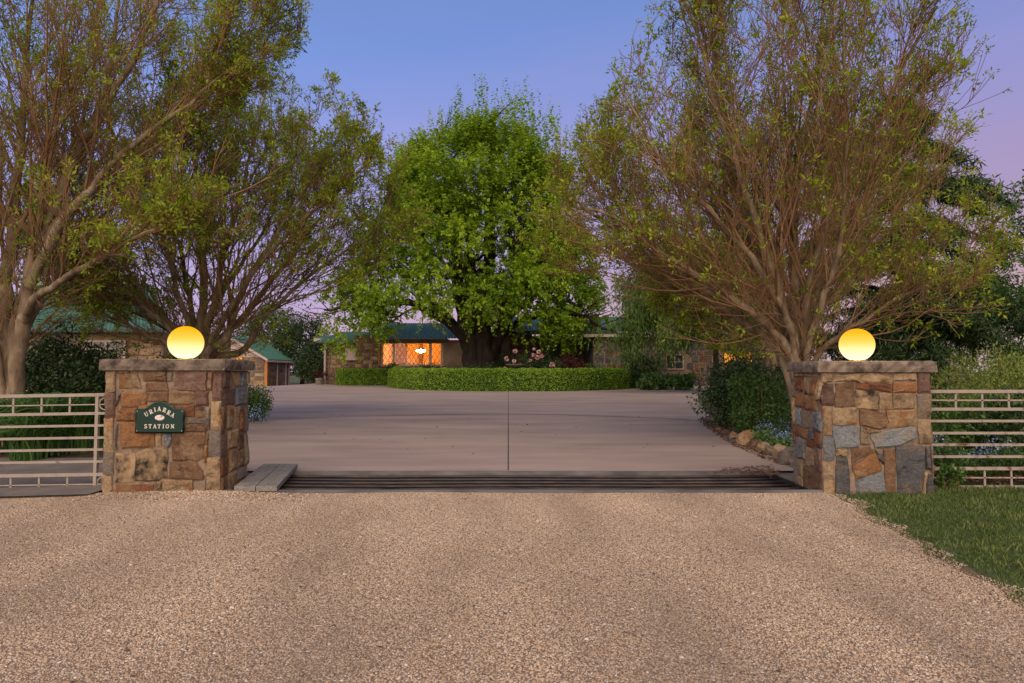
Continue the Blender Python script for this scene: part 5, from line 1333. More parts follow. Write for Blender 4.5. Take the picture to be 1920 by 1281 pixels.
# ---- conifers
def cedar(name, label, base, trunk_h, r0, tiers, seed, mat, droop, needle, dens=1.0, xlim=None):
    rng = np.random.default_rng(seed)
    root = thing(name, base, label, "tree", None)
    base = np.array(base, float)
    tr = resample([base + [0, 0, -.2], base + [.2, 0, trunk_h * .4], base + [0, .1, trunk_h * .75], base + [0, 0, trunk_h]], 14, 0.05, rng)
    v, f = tubes(tr[None], (r0 * (1 - 0.9 * np.linspace(0, 1, 14)))[None], 9)
    mk("trunk", v, f, M["darkbark"], root, smooth=True)
    Ps, Rs = [], []
    for (z, L, n) in tiers:
        for i in range(n):
            a = rng.uniform(0, 2 * np.pi)
            Lr = L * rng.uniform(0.7, 1.1); o = np.array([math.cos(a), math.sin(a), 0])
            st = base + np.array([0, 0, z + rng.normal(0, .3)])
            p = [st, st + o * Lr * .4 + [0, 0, Lr * .08], st + o * Lr * .75 + [0, 0, Lr * .05 - droop * .15 * Lr], st + o * Lr + [0, 0, -droop * .4 * Lr]]
            Ps.append(resample(p, 10, 0.05, rng)); Rs.append(np.clip(0.02 * L, .03, .14) * (1 - .85 * np.linspace(0, 1, 10)))
    P0, R0 = np.array(Ps), np.array(Rs)
    P1, R1 = spawn(P0, R0, int(14 * dens), (0.15, 1.0), (0.6, 1.2), 0.22, 6, -0.16 * droop, 0.08, rng, None, 0.5, .3, 1.8, flat=0.8)
    v, f = cat([tubes(P0, R0, 5), tubes(P1, R1, 3)])
    tag(mk("branches", v, f, M["darkbark"], root, smooth=True), kind="stuff")
    # hanging needle sprays
    A = np.concatenate([P1.reshape(-1, 3), P0[:, 3:].reshape(-1, 3)])
    per = max(1, int(10 * dens))
    c = np.repeat(A, per, 0) + rng.normal(0, 0.10, (len(A) * per, 3))
    d = nrm(rng.normal(0, .55, c.shape) + np.array([0, 0, -1.0]) * droop + np.array([0, 0, .15]))
    L = rng.uniform(.5, 1.3, len(c)) * needle
    v, f = leaf_quads(c, d, nrm(rng.normal(0, 1, c.shape) + np.array([0, -.5, .3])), L, L * .17)
    tint = np.clip(np.repeat(rng.beta(2, 2, len(A)), per) * .6 + rng.random(len(c)) * .4, 0, 1)
    tag(mk("crown", v, f, mat, root, tint=np.repeat(tint, 4)), kind="stuff")
    return root
# big weeping conifer behind the right ash
def weeping(label, base, seed):
    rng = np.random.default_rng(seed); d = base[1]; base = np.array(base, float)
    root = thing("weeping_conifer", base, label, "tree")
    tr = resample([base + [0, 0, -.2], base + [-.2, 0, 2.5], base + [0, .1, 5], base + [0, 0, 7.2]], 12, .04, rng)
    v, f = tubes(tr[None], (.17 * (1 - .88 * np.linspace(0, 1, 12)))[None], 9)
    mk("trunk", v, f, M["darkbark"], root, smooth=True)
    Ps, Rs = [], []
    for i in range(74):
        z = rng.uniform(2.9, 7.0); a = rng.uniform(0, 2 * np.pi); L = (4.9 - .42 * (z - 2.9)) * rng.uniform(.55, 1.08)
        o = np.array([math.cos(a) * (1.35 if math.cos(a) < 0 else 1), math.sin(a) * .7, 0]); st = base + np.array([0, 0, z])
        Ps.append(resample([st, st + o * L * .35 + [0, 0, .5], st + o * L * .75 + [0, 0, .45], st + o * L + [0, 0, -.3]], 12, .05, rng)); Rs.append(.07 * (1 - .8 * np.linspace(0, 1, 12)))
    P0, R0 = np.array(Ps), np.array(Rs)
    P1, R1 = spawn(P0, R0, 9, (.3, 1.), (.5, 1.1), .2, 6, -.05, .1, rng, None, .4, .4, 1.4, flat=.9)
    A = np.concatenate([P0[:, 4:].reshape(-1, 3), P1[:, 1:].reshape(-1, 3)])
    A = np.repeat(A, 2, 0) + rng.normal(0, .14, (len(A) * 2, 3))
    n = len(A); L = rng.uniform(.35, 2.0, n); K = 5
    S_ = A[:, None] + np.array([0, 0, -1.0]) * (L[:, None] * np.linspace(0, 1, K)[None])[:, :, None] + (rng.normal(0, .10, (n, 1, 2)) @ np.array([[1, 0, 0], [0, 1, 0]])) * np.linspace(0, 1, K)[None, :, None]
    S_[:, :, 2] = np.maximum(S_[:, :, 2], 1.55 + rng.normal(0, .25, (n, 1)))
    v, f = cat([tubes(P0, R0, 5), tubes(P1, R1, 3)])
    tag(mk("branches", v, f, M["darkbark"], root, smooth=True), kind="stuff")
    per = 9; t = rng.random((n, per)) * (K - 1.001); i = t.astype(int); fr = (t - i)[:, :, None]; r_ = np.arange(n)[:, None]
    c = (S_[r_, i] * (1 - fr) + S_[r_, i + 1] * fr).reshape(-1, 3)
    dd = nrm(rng.normal(0, .45, c.shape) + np.array([0, 0, -1.0])); Ln = rng.uniform(.14, .30, len(c))
    v, f = leaf_quads(c, dd, nrm(rng.normal(0, 1, c.shape)), Ln, Ln * .2)
    tint = np.clip(np.repeat(rng.beta(2, 2, n), per) * .6 + rng.random(len(c)) * .4, 0, 1)
    tag(mk("crown", v, f, M["weep"], root, tint=np.repeat(tint, 4)), kind="stuff")
weeping("weeping green conifer with curtains of foliage before the house's right wing", (X(1348, 31), 31, .25), 201)
cedar("cedar_tree", "tall cedar with drooping branch tips against the sky behind the right ash", (X(1688, 30), 30, .2), 14, .5,
      [(3.6, 4.5, 5), (4.8, 5.4, 9), (6.2, 5.4, 9), (7.6, 5.2, 9), (9.0, 4.8, 9), (10.4, 4.0, 8), (11.8, 2.8, 7), (13, 1.6, 6)], 202, M["needle"], .55, .34, .95)
cedar("cedar_tree", "low dark flat-topped cedar behind the right pillar's far end", (X(1738, 20), 20, .1), 3.6, .24,
      [(1.9, 2.9, 9), (2.4, 3.2, 10), (2.9, 2.8, 9), (3.4, 1.9, 7)], 203, M["darkleaf"], .35, .22, 1.0)

# ---- broadleaf trees at the edges
def leafy_tree(name, label, base, h, crown, n, per, size, mat, seed, r0=.2, group=None):
    rng = np.random.default_rng(seed); base = np.array(base, float)
    root = thing(name, base, label, "tree", group)
    cx, cy, cz, rx, ry, rz = crown
    cl = nrm(rng.normal(0, 1, (n, 3))) * rng.uniform(.25, 1, (n, 1)) ** .5 * np.array([rx, ry, rz]) + np.array([cx, cy, cz])
    Ps, Rs = [], []
    for i in range(14):
        tip = cl[rng.integers(n)]
        Ps.append(resample([base + [0, 0, -.2], base * .7 + np.array([cx, cy, cz]) * .3, tip * .6 + np.array([cx, cy, cz]) * .4, tip], 10, .05, rng)); Rs.append(r0 * (.55 if i else 1) * (1 - .88 * np.linspace(0, 1, 10)))
    P0, R0 = np.array(Ps), np.array(Rs); v, f = tubes(P0, R0, 7)
    mk("trunk", v, f, M["darkbark"], root, smooth=True)
    v, f, t = blob_leaves(rng, np.column_stack([cl, rng.uniform(.22, .42, n) * min(rx, rz) * .62]), per, size, 1.0, 0.0, .45)
    tag(mk("crown", v, f, mat, root, tint=t), kind="stuff")
    return root
leafy_tree("broadleaf_tree", "leafy green tree cut off by the photo's right edge", (X(1985, 20), 20, 0), 7, (X(1962, 20), 20, 3.7, 2.0, 2.2, 3.9), 230, 60, .13, M["midleaf"], 301)
leafy_tree("broadleaf_tree", "dark evergreen tree between the garage and the house", (X(560, 56), 57, .1), 6, (X(562, 56), 57, 3.4, 2.6, 2.0, 2.9), 120, 60, .24, M["darkleaf"], 302)
leafy_tree("broadleaf_tree", "dark green tree filling the gap above the garage roof", (X(520, 60), 61, .1), 6, (X(500, 60), 61, 4.2, 3.6, 2.4, 3.2), 140, 60, .26, M["midleaf"], 303)
# distant tree belts that close off the fields
rng = np.random.default_rng(5)
for i, (px, d, h, w_) in enumerate([(-250, 62, 7, 6), (-60, 60, 6, 5), (130, 66, 7, 6), (300, 64, 6, 5), (1330, 66, 7, 6), (1480, 62, 7, 6), (1620, 68, 6, 6), (1780, 90, 5, 7), (1900, 85, 5, 7), (2060, 70, 6, 6)]):
    lab = ["far round tree beyond the left cottage", "far dark tree behind the left cottage roof", "far tree rising over the cottage ridge", "far tree between cottage and garage", "far tree behind the house's right roof",
           "far tree behind the two right ash trunks", "far tree right of the right ash stems", "low far tree seen under the flat cedar", "low far tree behind the garden urn", "far tree past the photo's right edge"][i]
    leafy_tree("far_tree", lab, (X(px, d), d, .2), h, (X(px, d), d, h * .52, w_ / 2, w_ / 2.4, h * .5), 60, 45, .34, M["midleaf"] if i % 2 else M["darkleaf"], 310 + i, group="far trees beyond the garden")

# ================================================================== hedges
def hedge(name, label, path, wdt, h, seed, nleaf):
    rng = np.random.default_rng(seed)
    path = np.array(path, float); n = len(path)
    T = np.gradient(path, axis=0); T = T / np.linalg.norm(T, axis=1, keepdims=True); Nn = np.stack([-T[:, 1], T[:, 0]], 1)
    prof = [(-.5, 0.0), (-.52, .3), (-.53, .6), (-.50, .85), (-.40, .97), (-.2, 1.0), (0.0, 1.0), (.2, 1.0), (.40, .97), (.50, .85), (.53, .6), (.52, .3), (.5, 0.0)]
    endk = np.minimum(1, np.sqrt(np.clip(np.minimum(np.arange(n), np.arange(n)[::-1]) / 5.0, 0.02, 1)))
    root = thing(name, (*path[n // 2], float(G(*path[n // 2]))), label, "hedge", "clipped hedges round the island")
    vs = []
    for i in range(n):
        g = float(G(*path[i]))
        for a, b in prof:
            s_ = a * wdt * 0.93 * endk[i] + rng.normal(0, .012); z = b * h * (0.95 + 0.0 * endk[i]) * (0.90 + 0.10 * endk[i])
            vs.append((path[i, 0] + Nn[i, 0] * s_, path[i, 1] + Nn[i, 1] * s_, g + z + rng.normal(0, .012) * (b > 0)))
    m = len(prof); fs = []
    for i in range(n - 1):
        for k in range(m - 1): fs.append((i * m + k, (i + 1) * m + k, (i + 1) * m + k + 1, i * m + k + 1))
    fs += [tuple(range(m)), tuple((n - 1) * m + k for k in range(m))[::-1]]
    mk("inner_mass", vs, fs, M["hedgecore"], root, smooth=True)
    V = np.array(vs).reshape(n, m, 3)
    fi, fk = rng.uniform(0, n - 1.001, nleaf), rng.uniform(0, m - 1.001, nleaf)
    i0, k0 = fi.astype(int), fk.astype(int); a, b = (fi - i0)[:, None], (fk - k0)[:, None]
    p = V[i0, k0] * (1 - a) * (1 - b) + V[i0 + 1, k0] * a * (1 - b) + V[i0, k0 + 1] * (1 - a) * b + V[i0 + 1, k0 + 1] * a * b
    cen = np.stack([path[i0, 0], path[i0, 1], G(path[i0, 0], path[i0, 1]) + h * .5], 1)
    out = nrm((p - cen) * np.array([1, 1, .8]))
    lum = 0.03 * np.sin(p[:, 0] * 3.1 + p[:, 2] * 5) * np.cos(p[:, 2] * 6 + p[:, 0] * 7.3)
    p = p + out * (rng.uniform(-.03, .055, (nleaf, 1)) + lum[:, None])
    d = nrm(out * .6 + rng.normal(0, .7, p.shape) + np.array([0, 0, .35])); nn = nrm(out + rng.normal(0, .5, p.shape) + np.array([0, 0, .4]))
    L = rng.uniform(.06, .11, nleaf); v, f = leaf_quads(p, d, nn, L, L * .62)
    t = np.clip(.5 + 4 * lum + rng.normal(0, .22, nleaf) + .12 * np.sin(p[:, 0] * .9), 0, 1)
    tag(mk("foliage", v, f, M["hedgeleaf"], root, tint=np.repeat(t, 4)), kind="stuff")
RH = 7.35; hc = (0.12, 41.25)
hedge("box_hedge", "long curved clipped green hedge sweeping round the front of the island", [(hc[0] + RH * math.cos(a), hc[1] + RH * math.sin(a)) for a in np.linspace(math.pi * 1.04, math.pi * 2.07, 90)], 0.95, 1.18, 401, 62000)
hedge("box_hedge", "short clipped hedge left of the long curved one, before the stone wing", [(x, 41.9 - 0.25 * math.sin((x + 11) * .6)) for x in np.linspace(-11.25, -7.0, 30)], 0.95, 1.06, 402, 16000)

# ================================================================== shrubs and plants
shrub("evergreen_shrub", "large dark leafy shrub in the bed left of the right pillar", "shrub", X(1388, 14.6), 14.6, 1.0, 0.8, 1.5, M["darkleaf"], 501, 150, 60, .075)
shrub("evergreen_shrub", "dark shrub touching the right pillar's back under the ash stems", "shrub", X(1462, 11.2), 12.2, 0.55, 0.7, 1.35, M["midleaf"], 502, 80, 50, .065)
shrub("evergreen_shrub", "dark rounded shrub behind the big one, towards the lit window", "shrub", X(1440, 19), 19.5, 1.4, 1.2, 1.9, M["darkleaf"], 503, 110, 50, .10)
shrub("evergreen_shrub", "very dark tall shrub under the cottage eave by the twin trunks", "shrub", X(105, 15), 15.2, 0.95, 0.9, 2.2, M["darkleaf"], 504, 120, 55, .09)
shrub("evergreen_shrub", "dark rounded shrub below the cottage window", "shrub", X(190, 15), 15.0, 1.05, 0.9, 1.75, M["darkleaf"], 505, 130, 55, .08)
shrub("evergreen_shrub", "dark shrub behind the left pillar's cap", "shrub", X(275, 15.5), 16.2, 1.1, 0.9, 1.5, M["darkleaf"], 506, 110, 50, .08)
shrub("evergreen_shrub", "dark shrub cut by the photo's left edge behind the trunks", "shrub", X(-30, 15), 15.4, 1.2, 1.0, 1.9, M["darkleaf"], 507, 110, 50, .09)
shrub("flowering_shrub", "small green shrub with pale blue flowers at the left pillar's driveway edge", "shrub", X(478, 16), 16.0, 0.46, 0.5, 0.85, M["midleaf"], 508, 70, 45, .06)
shrub("camellia", "dark camellia tree with red blooms in the island behind the roses", "shrub", X(1060, 40), 41.5, 1.0, 0.9, 2.9, M["darkleaf"], 509, 100, 45, .14)
shrub("red_maple", "low dark red maple shrub in the island", "shrub", X(1066, 38), 38.0, 1.05, 0.8, 1.85, M["redleaf"], 510, 90, 45, .12)
shrub("evergreen_shrub", "rounded mid-green shrub right of the red maple in the island", "shrub", X(1105, 38), 38.2, 0.75, 0.7, 1.45, M["midleaf"], 511, 70, 45, .10)
shrub("evergreen_shrub", "dark leafy shrub against the lit lattice window", "shrub", X(737, 41.5), 41.6, 0.9, 0.6, 1.45, M["darkleaf"], 512, 60, 40, .11)
shrub("evergreen_shrub", "low dark planting under the window right of the mullion", "shrub", X(800, 41.5), 41.6, 1.6, 0.6, 1.25, M["darkleaf"], 513, 90, 40, .11)
shrub("evergreen_shrub", "dark undergrowth at the foot of the big tree's trunk", "shrub", X(880, 38), 37.8, 1.9, 0.8, 1.25, M["darkleaf"], 514, 100, 40, .11)
shrub("evergreen_shrub", "dark leafy bush between the big trunk and the roses", "shrub", X(952, 40), 40.4, 1.1, 0.8, 1.95, M["darkleaf"], 515, 80, 40, .12)
shrub("evergreen_shrub", "very dark bush under the weeping conifer's left edge", "shrub", X(1205, 37), 37.3, 1.2, 1.0, 2.1, M["darkleaf"], 516, 80, 45, .13)
for i, (px, d, lab) in enumerate([(1215, 35.5, "big-leaved dark plant at the curved hedge's right end"), (1245, 36.0, "middle big-leaved dark plant right of the curved hedge"), (1280, 35.5, "big-leaved dark plant nearest the large right-hand shrub")]):
    shrub("broadleaf_plant", lab, "plant", X(px, d), d, .62, .5, .82, M["strapleaf"], 520 + i, 40, 26, .20, "big-leaved plants along the driveway's far edge", aspect=.7)
shrub("evergreen_shrub", "bushy dark shrub left of the house beside the planter", "shrub", X(578, 51), 52, 1.3, 1.2, 2.7, M["darkleaf"], 530, 110, 50, .16)
shrub("evergreen_shrub", "pale flowering dark shrub beside the garage's end", "shrub", X(585, 58), 58, 1.4, 1.2, 3.5, M["darkleaf"], 531, 110, 50, .18)
# right-hand garden
shrub("yellow_green_shrub", "loose yellow-green shrub right of the garden urn", "shrub", X(1872, 11.6), 11.6, 1.1, .8, 1.6, M["paleleaf"], 540, 130, 55, .07, upright=.9, aspect=.3)
shrub("yellow_green_shrub", "pale green shrub behind the garden urn", "shrub", X(1790, 19), 19.6, 1.7, 1.0, 1.62, M["paleleaf"], 541, 110, 50, .09, upright=.7, aspect=.35)
shrub("evergreen_shrub", "dark clipped bush left of the garden urn", "shrub", X(1765, 17.5), 17.2, .55, .6, .95, M["darkleaf"], 542, 60, 45, .07)
shrub("garden_plant", "leafy dark perennial behind the right gate's middle rails", "plant", X(1840, 9.4), 9.5, .75, .6, .82, M["midleaf"], 543, 80, 45, .06)
shrub("garden_plant", "leafy dark perennial at the photo's right edge behind the gate", "plant", X(1925, 9.0), 9.2, .75, .6, .95, M["darkleaf"], 544, 90, 45, .06)
shrub("garden_plant", "small green weed growing through the right gate's bottom rail", "plant", X(1772, 7.3), 7.28, .14, .12, .26, M["midleaf"], 545, 16, 22, .05)
shrub("wild_shrub", "dark hedge shrub far right behind the gate", "shrub", X(1985, 13), 13.4, 1.2, 1, 1.9, M["midleaf"], 546, 100, 45, .08)

# strap-leaved clumps behind the left gate
def strap_clump(label, x, y, h, n, seed):
    rng = np.random.default_rng(seed); g = float(G(x, y)) + .05
    root = thing("strap_leaved_plant", (x, y, g), label, "plant", "strap-leaved clumps behind the left gate")
    K = 7; t = np.linspace(0, 1, K)
    az = rng.uniform(0, 2 * np.pi, n); rch = rng.uniform(.35, 1.15, n) * h; hh = rng.uniform(.65, 1.1, n) * h; w0 = rng.uniform(.008, .017, n)
    b = np.stack([x + rng.normal(0, .07, n), y + rng.normal(0, .07, n), np.full(n, g - .02)], 1)
    o = np.stack([np.cos(az), np.sin(az), np.zeros(n)], 1); sd = np.stack([-np.sin(az), np.cos(az), np.zeros(n)], 1)
    zc = hh[:, None] * (1.75 * t - 1.2 * t ** 2.0)[None] * 1.5
    P = b[:, None] + o[:, None] * (rch[:, None] * t[None] ** 1.5)[:, :, None] + np.array([0, 0, 1.0]) * zc[:, :, None]
    wv = (w0[:, None] * (1 - t ** 3)[None] + .001)[:, :, None]
    V = np.stack([P - sd[:, None] * wv, P + np.array([0, 0, -.006]) + sd[:, None] * wv], 2).reshape(-1, 3)
    idx = np.arange(n * K * 2).reshape(n, K, 2)
    F = np.stack([idx[:, :-1, 0], idx[:, :-1, 1], idx[:, 1:, 1], idx[:, 1:, 0]], -1).reshape(-1, 4)
    tag(mk("leaves", V, F, M["strapleaf"], root, tint=np.repeat(np.clip(rng.beta(2, 3, n), 0, 1), K * 2)), kind="stuff")
for i, (px, d, h, lab) in enumerate([(-40, 9.9, .75, "strap-leaved clump at the photo's left edge behind the gate"), (35, 10.2, .78, "strap-leaved clump behind the gate's leftmost upright"), (95, 10.0, .85, "strap-leaved clump behind the gate's second upright"),
                                     (150, 10.3, .85, "strap-leaved clump behind the gate nearest its end stile"), (60, 9.4, .6, "low strap-leaved clump spilling on the path behind the gate"), (196, 10.8, .8, "strap-leaved clump half hidden by the left pillar"), (0, 11.2, .8, "strap-leaved clump at the twin trunks' foot")]):
    strap_clump(lab, X(px, d), d, h * 1.08, 190, 600 + i)

# ground covers
def cover(name, label, cat_, pts, h, n, size, mat, seed, aspect=.5, up=.4, kind="stuff"):
    """pts: polygon outline; leaves spread over it"""
    rng = np.random.default_rng(seed); pts = np.array(pts, float)
    lo, hi = pts.min(0), pts.max(0); P = []
    while len(P) < n:
        c = rng.uniform(lo, hi, (n, 2))
        x, y = c[:, 0], c[:, 1]; ins = np.zeros(n, bool); j = len(pts) - 1
        for i in range(len(pts)):
            xi, yi, xj, yj = *pts[i], *pts[j]
            ins ^= ((yi > y) != (yj > y)) & (x < (xj - xi) * (y - yi) / (yj - yi + 1e-12) + xi); j = i
        P += list(c[ins])
    P = np.array(P[:n]); hv = h * (.55 + .45 * np.sin(P[:, 0] * 7.1 + seed) * np.sin(P[:, 1] * 5.3))
    c = np.stack([P[:, 0], P[:, 1], G(P[:, 0], P[:, 1]) + .03 + np.abs(hv) * rng.random(n) ** .6], 1)
    d = nrm(rng.normal(0, .8, (n, 3)) + np.array([0, 0, up])); nn = nrm(rng.normal(0, .5, (n, 3)) + np.array([0, -.2, 1]))
    if up == 0.0: d = nrm(d * np.array([1, 1, .12])); c[:, 2] = G(c[:, 0], c[:, 1]) + .045 + h * .4 * rng.random(n)
    L = rng.uniform(.6, 1.3, n) * size; v, f = leaf_quads(c, d, nn, L, L * aspect)
    o = mk(name, v, f, mat, None, tint=np.repeat(rng.beta(2, 2, n), 4))
    return tag(o, label, cat_, kind=kind)
bedp = [(3.95, 8.75), (4.02, 11), (4.65, 14), (5.1, 16.5), (6.2, 16.5), (6.2, 12), (5.6, 8.75)]
cover("ground_cover", "low green ground cover in the bed behind the edging rocks", "ground cover", bedp, .34, 16000, .06, M["midleaf"], 701)
cover("forget_me_nots", "pale blue flowers over the bed left of the right pillar", "flowers", [(4.2, 9.6), (4.35, 11.8), (4.9, 13.0), (5.8, 12.6), (5.6, 9.6)], .44, 5200, .026, M["bluebloom"], 702, .9)
cover("ground_cover", "dark green leaves along the foot of the right gate", "ground cover", [(4.62, 7.75), (4.62, 9.4), (8.5, 9.4), (8.5, 7.75)], .36, 15000, .06, M["midleaf"], 703)
cover("forget_me_nots", "blue flowers seen through the right gate's lower rails", "flowers", [(4.62, 8.2), (4.62, 9.6), (6.6, 9.6), (7.6, 8.2)], .42, 4200, .026, M["bluebloom"], 704, .9)
cover("forget_me_nots", "few pale blue flowers on the small shrub by the left pillar", "flowers", [(-6.3, 15.0), (-6.3, 15.6), (-5.75, 15.6), (-5.75, 15.0)], .78, 260, .028, M["bluebloom"], 705, .9)
cover("leaf_litter", "dry brown leaf litter gathered at the grid's right end", "leaf litter", [(2.45, 8.15), (2.7, 8.5), (3.45, 8.8), (3.3, 8.0), (2.9, 8.05)], .035, 420, .075, M["litter"], 706, .14, 0.0)
cover("leaf_litter", "dry leaves and dirt along the driveway's right edge", "leaf litter", [(3.6, 8.9), (3.72, 11), (4.3, 14.6), (4.9, 17), (5.1, 17), (4.65, 14.6), (4.0, 11), (3.85, 8.9)], .03, 1500, .06, M["litter"], 707, .3, 0.0)
cover("leaf_litter", "scattered dry leaves on the soil under the right gate", "leaf litter", [(4.6, 7.45), (4.6, 7.85), (8, 7.85), (8, 7.45)], .06, 1500, .055, M["litter"], 708, .45, 0.0)
cover("leaf_litter", "few dead leaves scattered over the concrete driveway", "leaf litter", [(-3, 9), (3.4, 9), (5, 18), (-6, 18)], .02, 40, .05, M["litter"], 709, .5, 0.0)

cover("leaf_litter", "dead leaf scraps and twigs strewn over the gravel", "leaf litter", [(-5.5, 6.9), (3.2, 6.9), (2.7, 2.2), (-3.2, 2.2)], .0, 330, .028, M["litter"], 711, .3, 0.0)
# lawn grass by the right pillar
def lawn_blades(name, label, n, seed, fx, y0, y1, hgt):
    rng = np.random.default_rng(seed); y = rng.uniform(y0, y1, n); a, b = fx(y)
    x = a + (b - a) * rng.random(n); keep = ~((x > 3.2) & (x < 4.5) & (y > 6.98))
    thin = rng.random(n) < np.clip((x - a + .05 * np.sin(y * 17)) / .42, .10, 1); keep &= thin
    x, y = x[keep], y[keep]; n = len(x)
    c = np.stack([x, y, G(x, y) - .004], 1); d = nrm(rng.normal(0, .55, (n, 3)) * [1, 1, .2] + np.array([0, 0, 1.0]))
    clump = np.sin(x * 6.3 + 1.7 * np.sin(y * 4.1)) * np.sin(y * 7.7 + 1.1 * np.sin(x * 5.0))
    L = hgt * rng.uniform(.5, 1.3, n) * (1 + .35 * clump); v, f = leaf_quads(c, d, nrm(rng.normal(0, 1, (n, 3)) * [1, 1, .2]), L, .0065 + .003 * rng.random(n), 0)
    t = np.clip(.45 + .2 * clump + rng.normal(0, .2, n), 0, 1)
    tag(mk(name, v, f, M["grass"], None, tint=np.repeat(t, 4)), label, "grass", kind="stuff")
lawn_blades("grass", "short green lawn grass right of the gravel before the slate pillar", 72000, 801, lambda y: (edge_x(np.minimum(y, 6.99)) - .05, np.full(len(y), 7.6)), 2.2, 7.42, .045)
lawn_blades("grass", "lawn behind the right gate", 9000, 802, lambda y: (np.full(len(y), 7.0), np.full(len(y), 15.0)), 9.6, 16.0, .06)
lawn_blades("grass", "lawn behind the left gate's plants", 7000, 803, lambda y: (np.full(len(y), -13.0), np.full(len(y), -6.6)), 12.0, 14.6, .06)
# edging rocks
RK = [(1338, 800, .10), (1352, 806, .12), (1367, 814, .15), (1390, 826, .26), (1409, 830, .16), (1421, 838, .18), (1435, 845, .17), (1451, 852, .23), (1465, 862, .24), (1481, 868, .2)]
ordn = ["tenth", "ninth", "eighth", "seventh", "sixth", "fifth", "fourth", "third", "second", "first"]
for i, (px, py, s_) in enumerate(RK):
    rng = np.random.default_rng(900 + i); x, y = gpt(px, py + 8)
    x += .10; bmv = []
    import bmesh
    bm = bmesh.new(); bmesh.ops.create_icosphere(bm, subdivisions=3, radius=1.0)
    ph = rng.uniform(0, 6, 3); cuts = nrm(rng.normal(0, 1, (11, 3))); lim = rng.uniform(.58, .95, 11)
    vs = np.array([v.co[:] for v in bm.verts])
    for cdir, l_ in zip(cuts, lim):
        dd_ = vs @ cdir; o_ = dd_ > l_; vs[o_] -= np.outer(dd_[o_] - l_, cdir)
    vs *= 1 + .05 * np.sin(vs @ np.array([5., 3, 4]) + ph[0])[:, None]
    vs = vs * np.array([s_ * rng.uniform(.62, .8), s_ * rng.uniform(.6, .8), s_ * rng.uniform(.68, .9)]) + np.array([x, y, float(G(x, y)) + s_ * .4])
    fs = [tuple(v.index for v in fc.verts) for fc in bm.faces]; bm.free()
    o = mk("edging_rock", vs, fs, M[['brown', 'mauve', 'tan', 'tan', 'mauve', 'tan', 'grey', 'tan', 'grey', 'grey'][i]], None, loc=(x, y, float(G(x, y))))
    tag(o, f"rough rock edging the flower bed, {ordn[i]} from the right pillar", "rock", "rocks edging the flower bed")
# steel edging strip between driveway and bed
ee = [(float(np.interp(y, DY, DR)), y) for y in np.linspace(8.6, 17.5, 40)]
mb = MB()
mb.tube([(x + .015, y, float(G(x, y)) + .05) for x, y in ee], .018, 6)
tag(mb.make("edging_strip", M["wood"], smooth=True), "brown edging strip between the driveway and the rocks", "edging")

# garden urn on pedestal
ux, uy = X(1797, 15.5), 15.5; ug = float(G(ux, uy))
urn = thing("garden_urn", (ux, uy, ug), "weathered stone urn on a pedestal in the right garden", "urn")
MB().box(ux - .26, ux + .26, uy - .26, uy + .26, ug - .05, ug + .12).make("plinth", M["urn"], urn, bevel=.02)
MB().box(ux - .17, ux + .17, uy - .17, uy + .17, ug + .12, Z(729, 15.5)).make("pedestal", M["urn"], urn, bevel=.015)
zt_ = Z(729, 15.5)
MB().lathe(ux, uy, [(.2, zt_), (.2, zt_ + .04), (.09, zt_ + .07), (.07, zt_ + .13), (.12, zt_ + .17), (.25, zt_ + .24), (.28, zt_ + .31), (.30, zt_ + .34), (.27, zt_ + .35), (.22, zt_ + .31)], 24).make("bowl", M["urn"], urn, smooth=True)
# bird bath in the island
bx_, by_ = X(966, 36.0), 36.0; bg_ = float(G(bx_, by_)) + .08
bb = thing("bird_bath", (bx_, by_, bg_), "dark stone bird bath among the pink roses", "bird bath")
zt_ = Z(683, 36)
MB().lathe(bx_, by_, [(.26, bg_), (.24, bg_ + .1), (.13, bg_ + .2), (.11, zt_ - .3), (.16, zt_ - .22)], 16).make("pedestal", M["slate"], bb, smooth=True)
MB().lathe(bx_, by_, [(.16, zt_ - .22), (.42, zt_ - .12), (.55, zt_ - .03), (.57, zt_), (.5, zt_ - .01), (.3, zt_ - .08)], 24).make("bowl", M["urn"], bb, smooth=True)
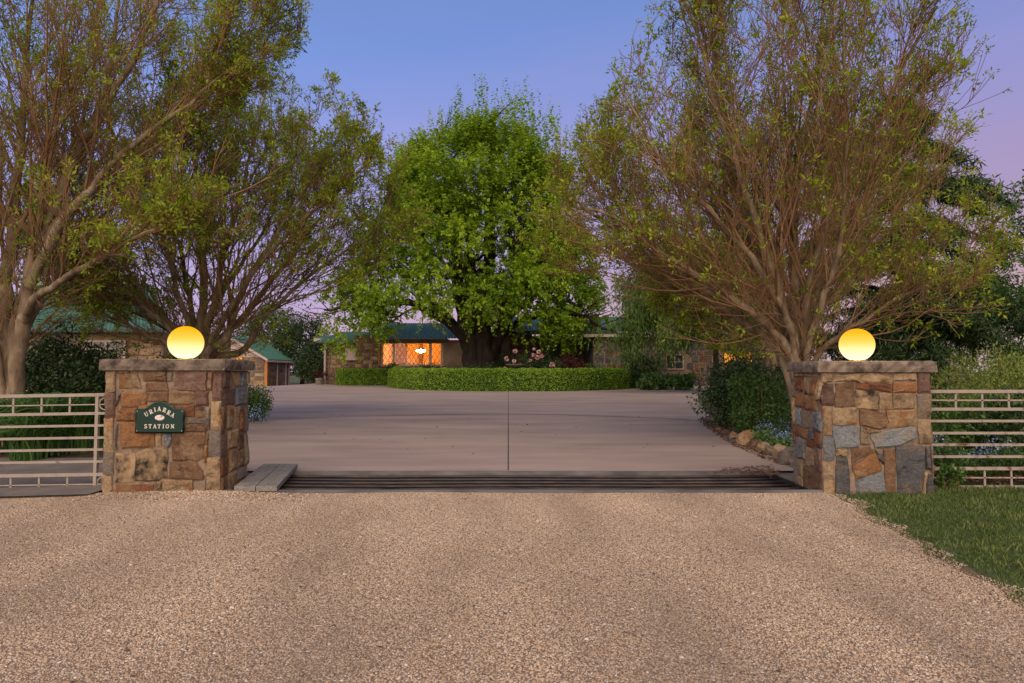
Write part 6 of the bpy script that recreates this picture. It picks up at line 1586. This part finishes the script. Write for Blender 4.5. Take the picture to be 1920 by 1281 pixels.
# planter by the house's left corner
px_, py_ = X(600, 43), 43.0; pg_ = float(G(px_, py_))
pt = thing("planter", (px_, py_, pg_), "stone planter with a rusty red plant at the house's left corner", "planter")
MB().lathe(px_, py_, [(.18, pg_ + .0), (.24, pg_ + .1), (.27, pg_ + .4), (.29, pg_ + .46), (.25, pg_ + .46)], 16).make("pot", M["urn"], pt, smooth=True)
rng = np.random.default_rng(3); cl = np.column_stack([px_ + rng.normal(0, .13, 18), py_ + rng.normal(0, .1, 18), pg_ + .55 + .3 * rng.random(18), np.full(18, .12)])
v, f, t = blob_leaves(rng, cl, 24, .1, 1.0, .3); tag(mk("plant", v, f, M["redleaf"], pt, tint=t), kind="stuff")
# small stone ornament under the buttress
ox_, oy_ = X(695, 42), 42.0; og_ = float(G(ox_, oy_)) + .05
om = thing("stone_ornament", (ox_, oy_, og_), "small sandstone pedestal ornament left of the lit window", "ornament")
zt_ = Z(676, 42)
MB().lathe(ox_, oy_, [(.2, og_), (.2, og_ + .15), (.12, og_ + .25), (.11, zt_ - .25), (.16, zt_ - .15)], 12).make("shaft", M["tan"], om, smooth=True)
MB().box(ox_ - .27, ox_ + .2, oy_ - .2, oy_ + .2, zt_ - .15, zt_ - .02).make("top_slab", M["tan"], om, bevel=.02)

# roses: a bush and its separate blooms
rb = shrub("rose_bush", "leafy rose bush with large pink and white blooms in the island", "shrub", X(1010, 37), 37.0, 1.9, .8, 1.75, M["darkleaf"], 1001, 110, 40, .11)
rng = np.random.default_rng(8)
for i, (px, py, r) in enumerate([(966, 659, .13), (1010, 660, .12), (950, 673, .13), (964, 677, .11), (1008, 671, .15), (1016, 668, .13), (1000, 666, .11), (1036, 684, .15), (1001, 655, .08), (1033, 685, .10), (947, 691, .1), (965, 691, .1), (994, 676, .09)]):
    c = W(px, py, 36.1) + np.array([0, rng.uniform(-.1, .2), 0]); n = 34
    qv = nrm(rng.normal(0, 1, (n, 3))); v, f = leaf_quads(c + qv * r * .35, qv, np.cross(qv, rng.normal(0, 1, (n, 3))), np.full(n, r * .85), np.full(n, r * .9), .3)
    mk("bloom", v, f, M["pinkbloom"], rb, tint=np.repeat(np.clip(rng.beta(2, 2, n) + (.3 if i in (1, 3, 8, 10, 11) else -.1), 0, 1), 4))
